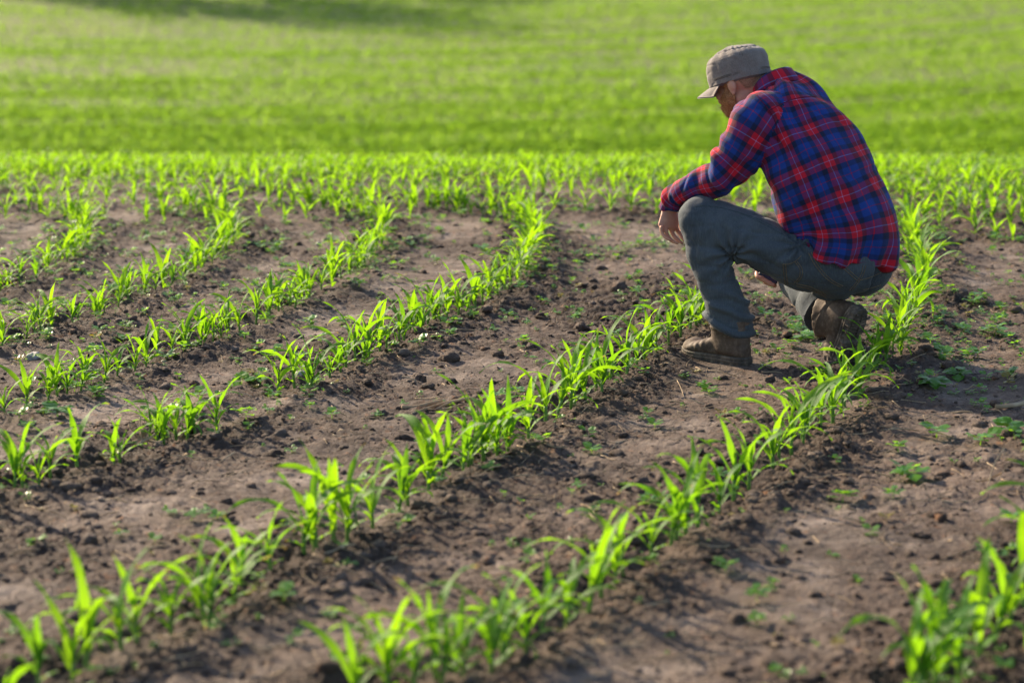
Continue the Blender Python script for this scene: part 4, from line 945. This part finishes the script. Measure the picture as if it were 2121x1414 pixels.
# clods
CLOD = SOIL
def ico(sub, seed, sq=.7):
    bm = bmesh.new(); bmesh.ops.create_icosphere(bm, subdivisions=sub, radius=1); v = np.array([p.co[:] for p in bm.verts]); f = np.array([[q.index for q in t.verts] for t in bm.faces]); bm.free()
    d = 1 + .34 * noise3(v[:, 0] * 1.7 + seed, v[:, 1] * 1.7, v[:, 2] * 1.7, seed) + .22 * noise3(v[:, 0] * 4, v[:, 1] * 4 + seed, v[:, 2] * 4, seed + 1); v = v * d[:, None]; v[:, 2] *= sq; return v, f
IC = [ico(2, s) for s in range(8)]
Vs, Fs, n_ = [], [], 0; cnt_c = 0
while cnt_c < 9500:
    y = 4.5 * (12.5 / 4.5) ** rng.random(); x = rng.uniform(-1, 1) * .25 * y
    rr, dd_ = rough_mask(np.array([x]), np.array([y])); rr = float(rr[0])
    if rng.random() > (rr / 1.3) ** 1.6 or float(dd_[0]) < .03: continue
    s = min(.021, .0036 * (1 / (1 - rng.random() * .985)) ** .58) * rng.uniform(.7, 1.2)
    if math.hypot(x - .73, y - 8.42) < .2 or math.hypot(x - 1.13, y - 8.42) < .14: continue
    v, f = IC[rng.randrange(8)]; r_ = rng.uniform(0, 6.28); c, q = math.cos(r_), math.sin(r_); ax_ = rng.uniform(.75, 1.35)
    z = float(ground_z(np.array([x]), np.array([y]))[0])
    w_ = v * s * np.array([ax_, 1 / ax_, rng.uniform(.75, 1.1)]); Vs.append(np.stack([w_[:, 0] * c - w_[:, 1] * q, w_[:, 0] * q + w_[:, 1] * c, w_[:, 2] + s * .08], 1) + np.array([x, y, z])); Fs.append(f + n_); n_ += len(v); cnt_c += 1
o = link_mesh('soil_clods', np.vstack(Vs), np.vstack(Fs), CLOD); tag(o, 'loose crumbs and clods of brown soil', 'soil', kind='stuff')
a2 = o.data.attributes.new('rough', 'FLOAT', 'POINT'); a2.data.foreach_set('value', np.full(n_, .75, np.float32))
# straw
STRAW = NT('dry_straw'); STRAW.base(STRAW.mix(STRAW.mapr(STRAW.noise(STRAW.geo(), 14, 3), .3, .7), (.24, .155, .085), (.50, .38, .25)), .75, .25); STRAW = STRAW.m
def straw_piece(p, az, L, w_, tilt=.0, seed=0, lift=.004):
    r = random.Random(seed); d = V(math.cos(az) * math.cos(tilt), math.sin(az) * math.cos(tilt), math.sin(tilt)); s = V(-math.sin(az), math.cos(az), 0); pts = []
    for i in range(5):
        t = i / 4 - .5; q = V(*p) + d * L * t + s * L * .06 * math.sin(3 * t + seed) + V(0, 0, lift + .003 * math.sin(5 * t + seed)); pts.append(q)
    return loft(tube_secs([(q, w_ * (.6 + .4 * r.random()), w_ * .35) for q in pts], (0, 0, 1)), 9, 6)
sp = []
for i in range(1700):
    y = 4.6 * (12.5 / 4.6) ** rng.random(); x = rng.uniform(-1, 1) * .25 * y; z = float(ground_z(np.array([x]), np.array([y]), False)[0])
    sp.append(straw_piece((x, y, z), rng.gauss(.35, .8), rng.uniform(.03, .12) * (1.5 if rng.random() < .12 else 1), rng.uniform(.0009, .0026), rng.gauss(0, .16), i))
v, f = merge(sp); tag(link_mesh('straw', v, f, STRAW), 'bits of dry straw and root lying on the soil', 'straw', kind='stuff')
def straw_thing(name, lb, cat, px, pieces):
    p = PG(*px); z = float(ground_z(p[:1], p[1:2], False)[0]); ps = []
    for (dx, dy, az, L, w_, ti, li) in pieces: ps.append(straw_piece((dx, dy, 0), az, L, w_, ti, int(dx * 999) + int(L * 777), li))
    v, f = merge(ps); o = link_mesh(name, v, f, STRAW); o.location = (p[0], p[1], z); tag(o, lb, cat); return o
straw_thing('corn_stubble', 'bundle of dry cornstalk lying on bare soil beside the flat boot row', 'stubble', (925, 842), [(-.02, 0, .75, .26, .007, .02, .01), (.03, .02, .9, .20, .005, .05, .016), (-.08, .02, .45, .15, .008, .0, .01), (.0, -.03, .2, .12, .003, .1, .012), (.07, .03, 1.0, .12, .004, -.04, .014)])
straw_thing('root_stub', 'torn dry root stub standing beside the isolated corn plants at left', 'stubble', (292, 912), [(0, 0, 1.4, .09, .008, 1.25, .04), (.01, .01, 2.0, .07, .004, 1.0, .03), (-.015, 0, 2.6, .08, .004, .7, .03), (.02, -.01, .6, .07, .005, .5, .02), (-.02, -.01, .1, .09, .006, .15, .01), (.03, 0, -.3, .08, .005, .1, .01), (.0, .0, 1.0, .06, .010, .9, .02)])
straw_thing('dry_stalk', 'dry stalk sticking up from the soil near the right edge', 'stubble', (2062, 1010), [(0, 0, .9, .14, .005, .7, .05), (.03, .01, .7, .11, .004, .5, .04), (-.02, 0, .2, .08, .004, .2, .02)])
straw_thing('flat_stalk', 'broad dry stalk lying flat at the right edge', 'stubble', (2100, 842), [(0, 0, .55, .16, .009, .05, .012), (.02, .015, .5, .12, .006, .05, .015)])
straw_thing('flat_husk', 'pale dry husk lying beside the gap plants of the first bending row', 'stubble', (676, 755), [(0, 0, -.35, .08, .009, .0, .010), (.01, .01, -.3, .06, .006, .05, .012)])
straw_thing('straw_tuft', 'dry straw tuft lying below the flat boot', 'stubble', (1480, 775), [(0, 0, .9, .09, .0016, .35, .012), (.03, .0, .7, .10, .0014, .3, .012), (-.03, 0, 1.2, .07, .0014, .4, .012), (.06, -.01, .6, .10, .0016, .25, .012), (-.06, .0, .9, .08, .0015, .2, .012), (.0, -.02, .3, .1, .0014, .1, .010), (.04, .02, 1.0, .09, .0013, .5, .015)])
STONE = NT('field_stone'); STONE.base(STONE.mix(STONE.mapr(STONE.noise(STONE.objco(), 40, 4), .3, .7), (.20, .18, .17), (.36, .33, .31)), .7, .35); STONE = STONE.m
for i, (px, s, lb, mt, nm) in enumerate([((70, 742), .024, 'smooth grey stone lying behind the second bending row at left', STONE, 'stone'), ((1283, 595), .035, 'large grey clod on the lumpy soil left of the knee', CLOD, 'clod'), ((1120, 655), .022, 'round dark clod below the bend of the first bending row', CLOD, 'clod'), ((1205, 678), .028, 'dark clod on the lumpy soil, nearest the boot row', CLOD, 'clod'), ((930, 748), .034, 'upright cracked clod slab on bare centre soil', CLOD, 'clod'), ((865, 785), .030, 'broken clod slab left of the upright cracked slab', CLOD, 'clod'), ((1975, 765), .038, 'dark lumpy clod in the soil at right', CLOD, 'clod'), ((660, 512), .012, 'small white stone between the first two bending rows', STONE, 'stone'), ((340, 745), .014, 'pale stone below the second bending row', STONE, 'stone'), ((620, 783), .018, 'grey stone right of the gap plants', STONE, 'stone')]):
    p = PG(*px); z = float(ground_z(p[:1], p[1:2])[0]); v, f = ico(3, 20 + i, .75)
    v = v * (1 + .05 * noise3(v[:, 0] * 9, v[:, 1] * 9, v[:, 2] * 9, i + 5))[:, None] if nm == 'clod' else v
    o = link_mesh(nm, v * s, f, mt); o.location = (p[0], p[1], z + s * .25); o.rotation_euler = (0, 0, i * 1.3); tag(o, lb, nm)
    if nm == 'clod': a2 = o.data.attributes.new('rough', 'FLOAT', 'POINT'); a2.data.foreach_set('value', np.full(len(v), .8, np.float32))
# ------------------------------------------------------------------ trees at the top of the far slope: their shade lies across the slope's upper edge
BARK = flat_mat('tree_bark', (.09, .065, .045), .9, .1, 6); TLEAF = leaf_mat('tree_leaf', (.03, .08, .015), (.06, .13, .02), (.15, .28, .02), .3, uvstripe=False)
tp_ = None
for i, (tx, ty, th_) in enumerate([(-31, 122, 9), (-28.5, 119, 10), (-26, 117, 12), (-23.5, 115, 14.5), (-20.5, 114, 16.5), (-17, 117, 13), (-13, 122, 12)]):
    if tp_ is None:
        e = empty('tree', (0, 0, 0)); tr = [simple_tube([V(0, 0, -.3), V(.02, 0, .25 * 10), V(.1, .05, 6), V(0, 0, 8.6)], [.28, .22, .13, .03], 10, 20)]
        for q in range(9):
            a = q * 2.4; z0 = 2.4 + q * .6; tr.append(simple_tube([V(.03, 0, z0), V(math.cos(a) * 1.2, math.sin(a) * 1.2, z0 + .9), V(math.cos(a) * 2.4, math.sin(a) * 2.4, z0 + 1.4)], [.09, .06, .02], 6, 8))
        v, f = merge(tr); t1 = link_mesh('trunk', v, f, BARK, e)
        N = 1300; cl = nrg.normal(0, 1, (45, 3)); cl = cl / np.linalg.norm(cl, axis=1)[:, None] * nrg.uniform(.45, 1, (45, 1)); cl = cl * np.array([2.7, 2.7, 3.4]) + np.array([0, 0, 6.0])
        c = cl[nrg.randint(0, 45, N)] + nrg.normal(0, .42, (N, 3)); d1 = nrg.normal(0, 1, (N, 3)); d1 /= np.linalg.norm(d1, axis=1)[:, None]; d2 = np.cross(d1, nrg.normal(0, 1, (N, 3))); d2 /= np.linalg.norm(d2, axis=1)[:, None]
        s_ = nrg.uniform(.10, .2, (N, 1)); v = np.stack([c - d1 * s_, c + d2 * s_ * .5, c + d1 * s_, c - d2 * s_ * .5], 1).reshape(-1, 3)
        t2 = link_mesh('crown', v, np.arange(N * 4).reshape(-1, 4), TLEAF, e, smooth=False); tp_ = (e, t1, t2)
    else:
        e = tp_[0].copy(); COL.objects.link(e)
        for c0 in tp_[1:]: c = c0.copy(); COL.objects.link(c); c.parent = e
    e.location = (tx, ty, float(ground_z(np.array([tx]), np.array([ty]))[0])); e.scale = (th_ / 10 * 1.15, th_ / 10 * 1.15, th_ / 10); e.rotation_euler = (0, 0, i * 1.7)
    tag(e, 'leafy tree above the picture whose shade falls on the far slope', 'tree', 'trees at the top of the far slope')
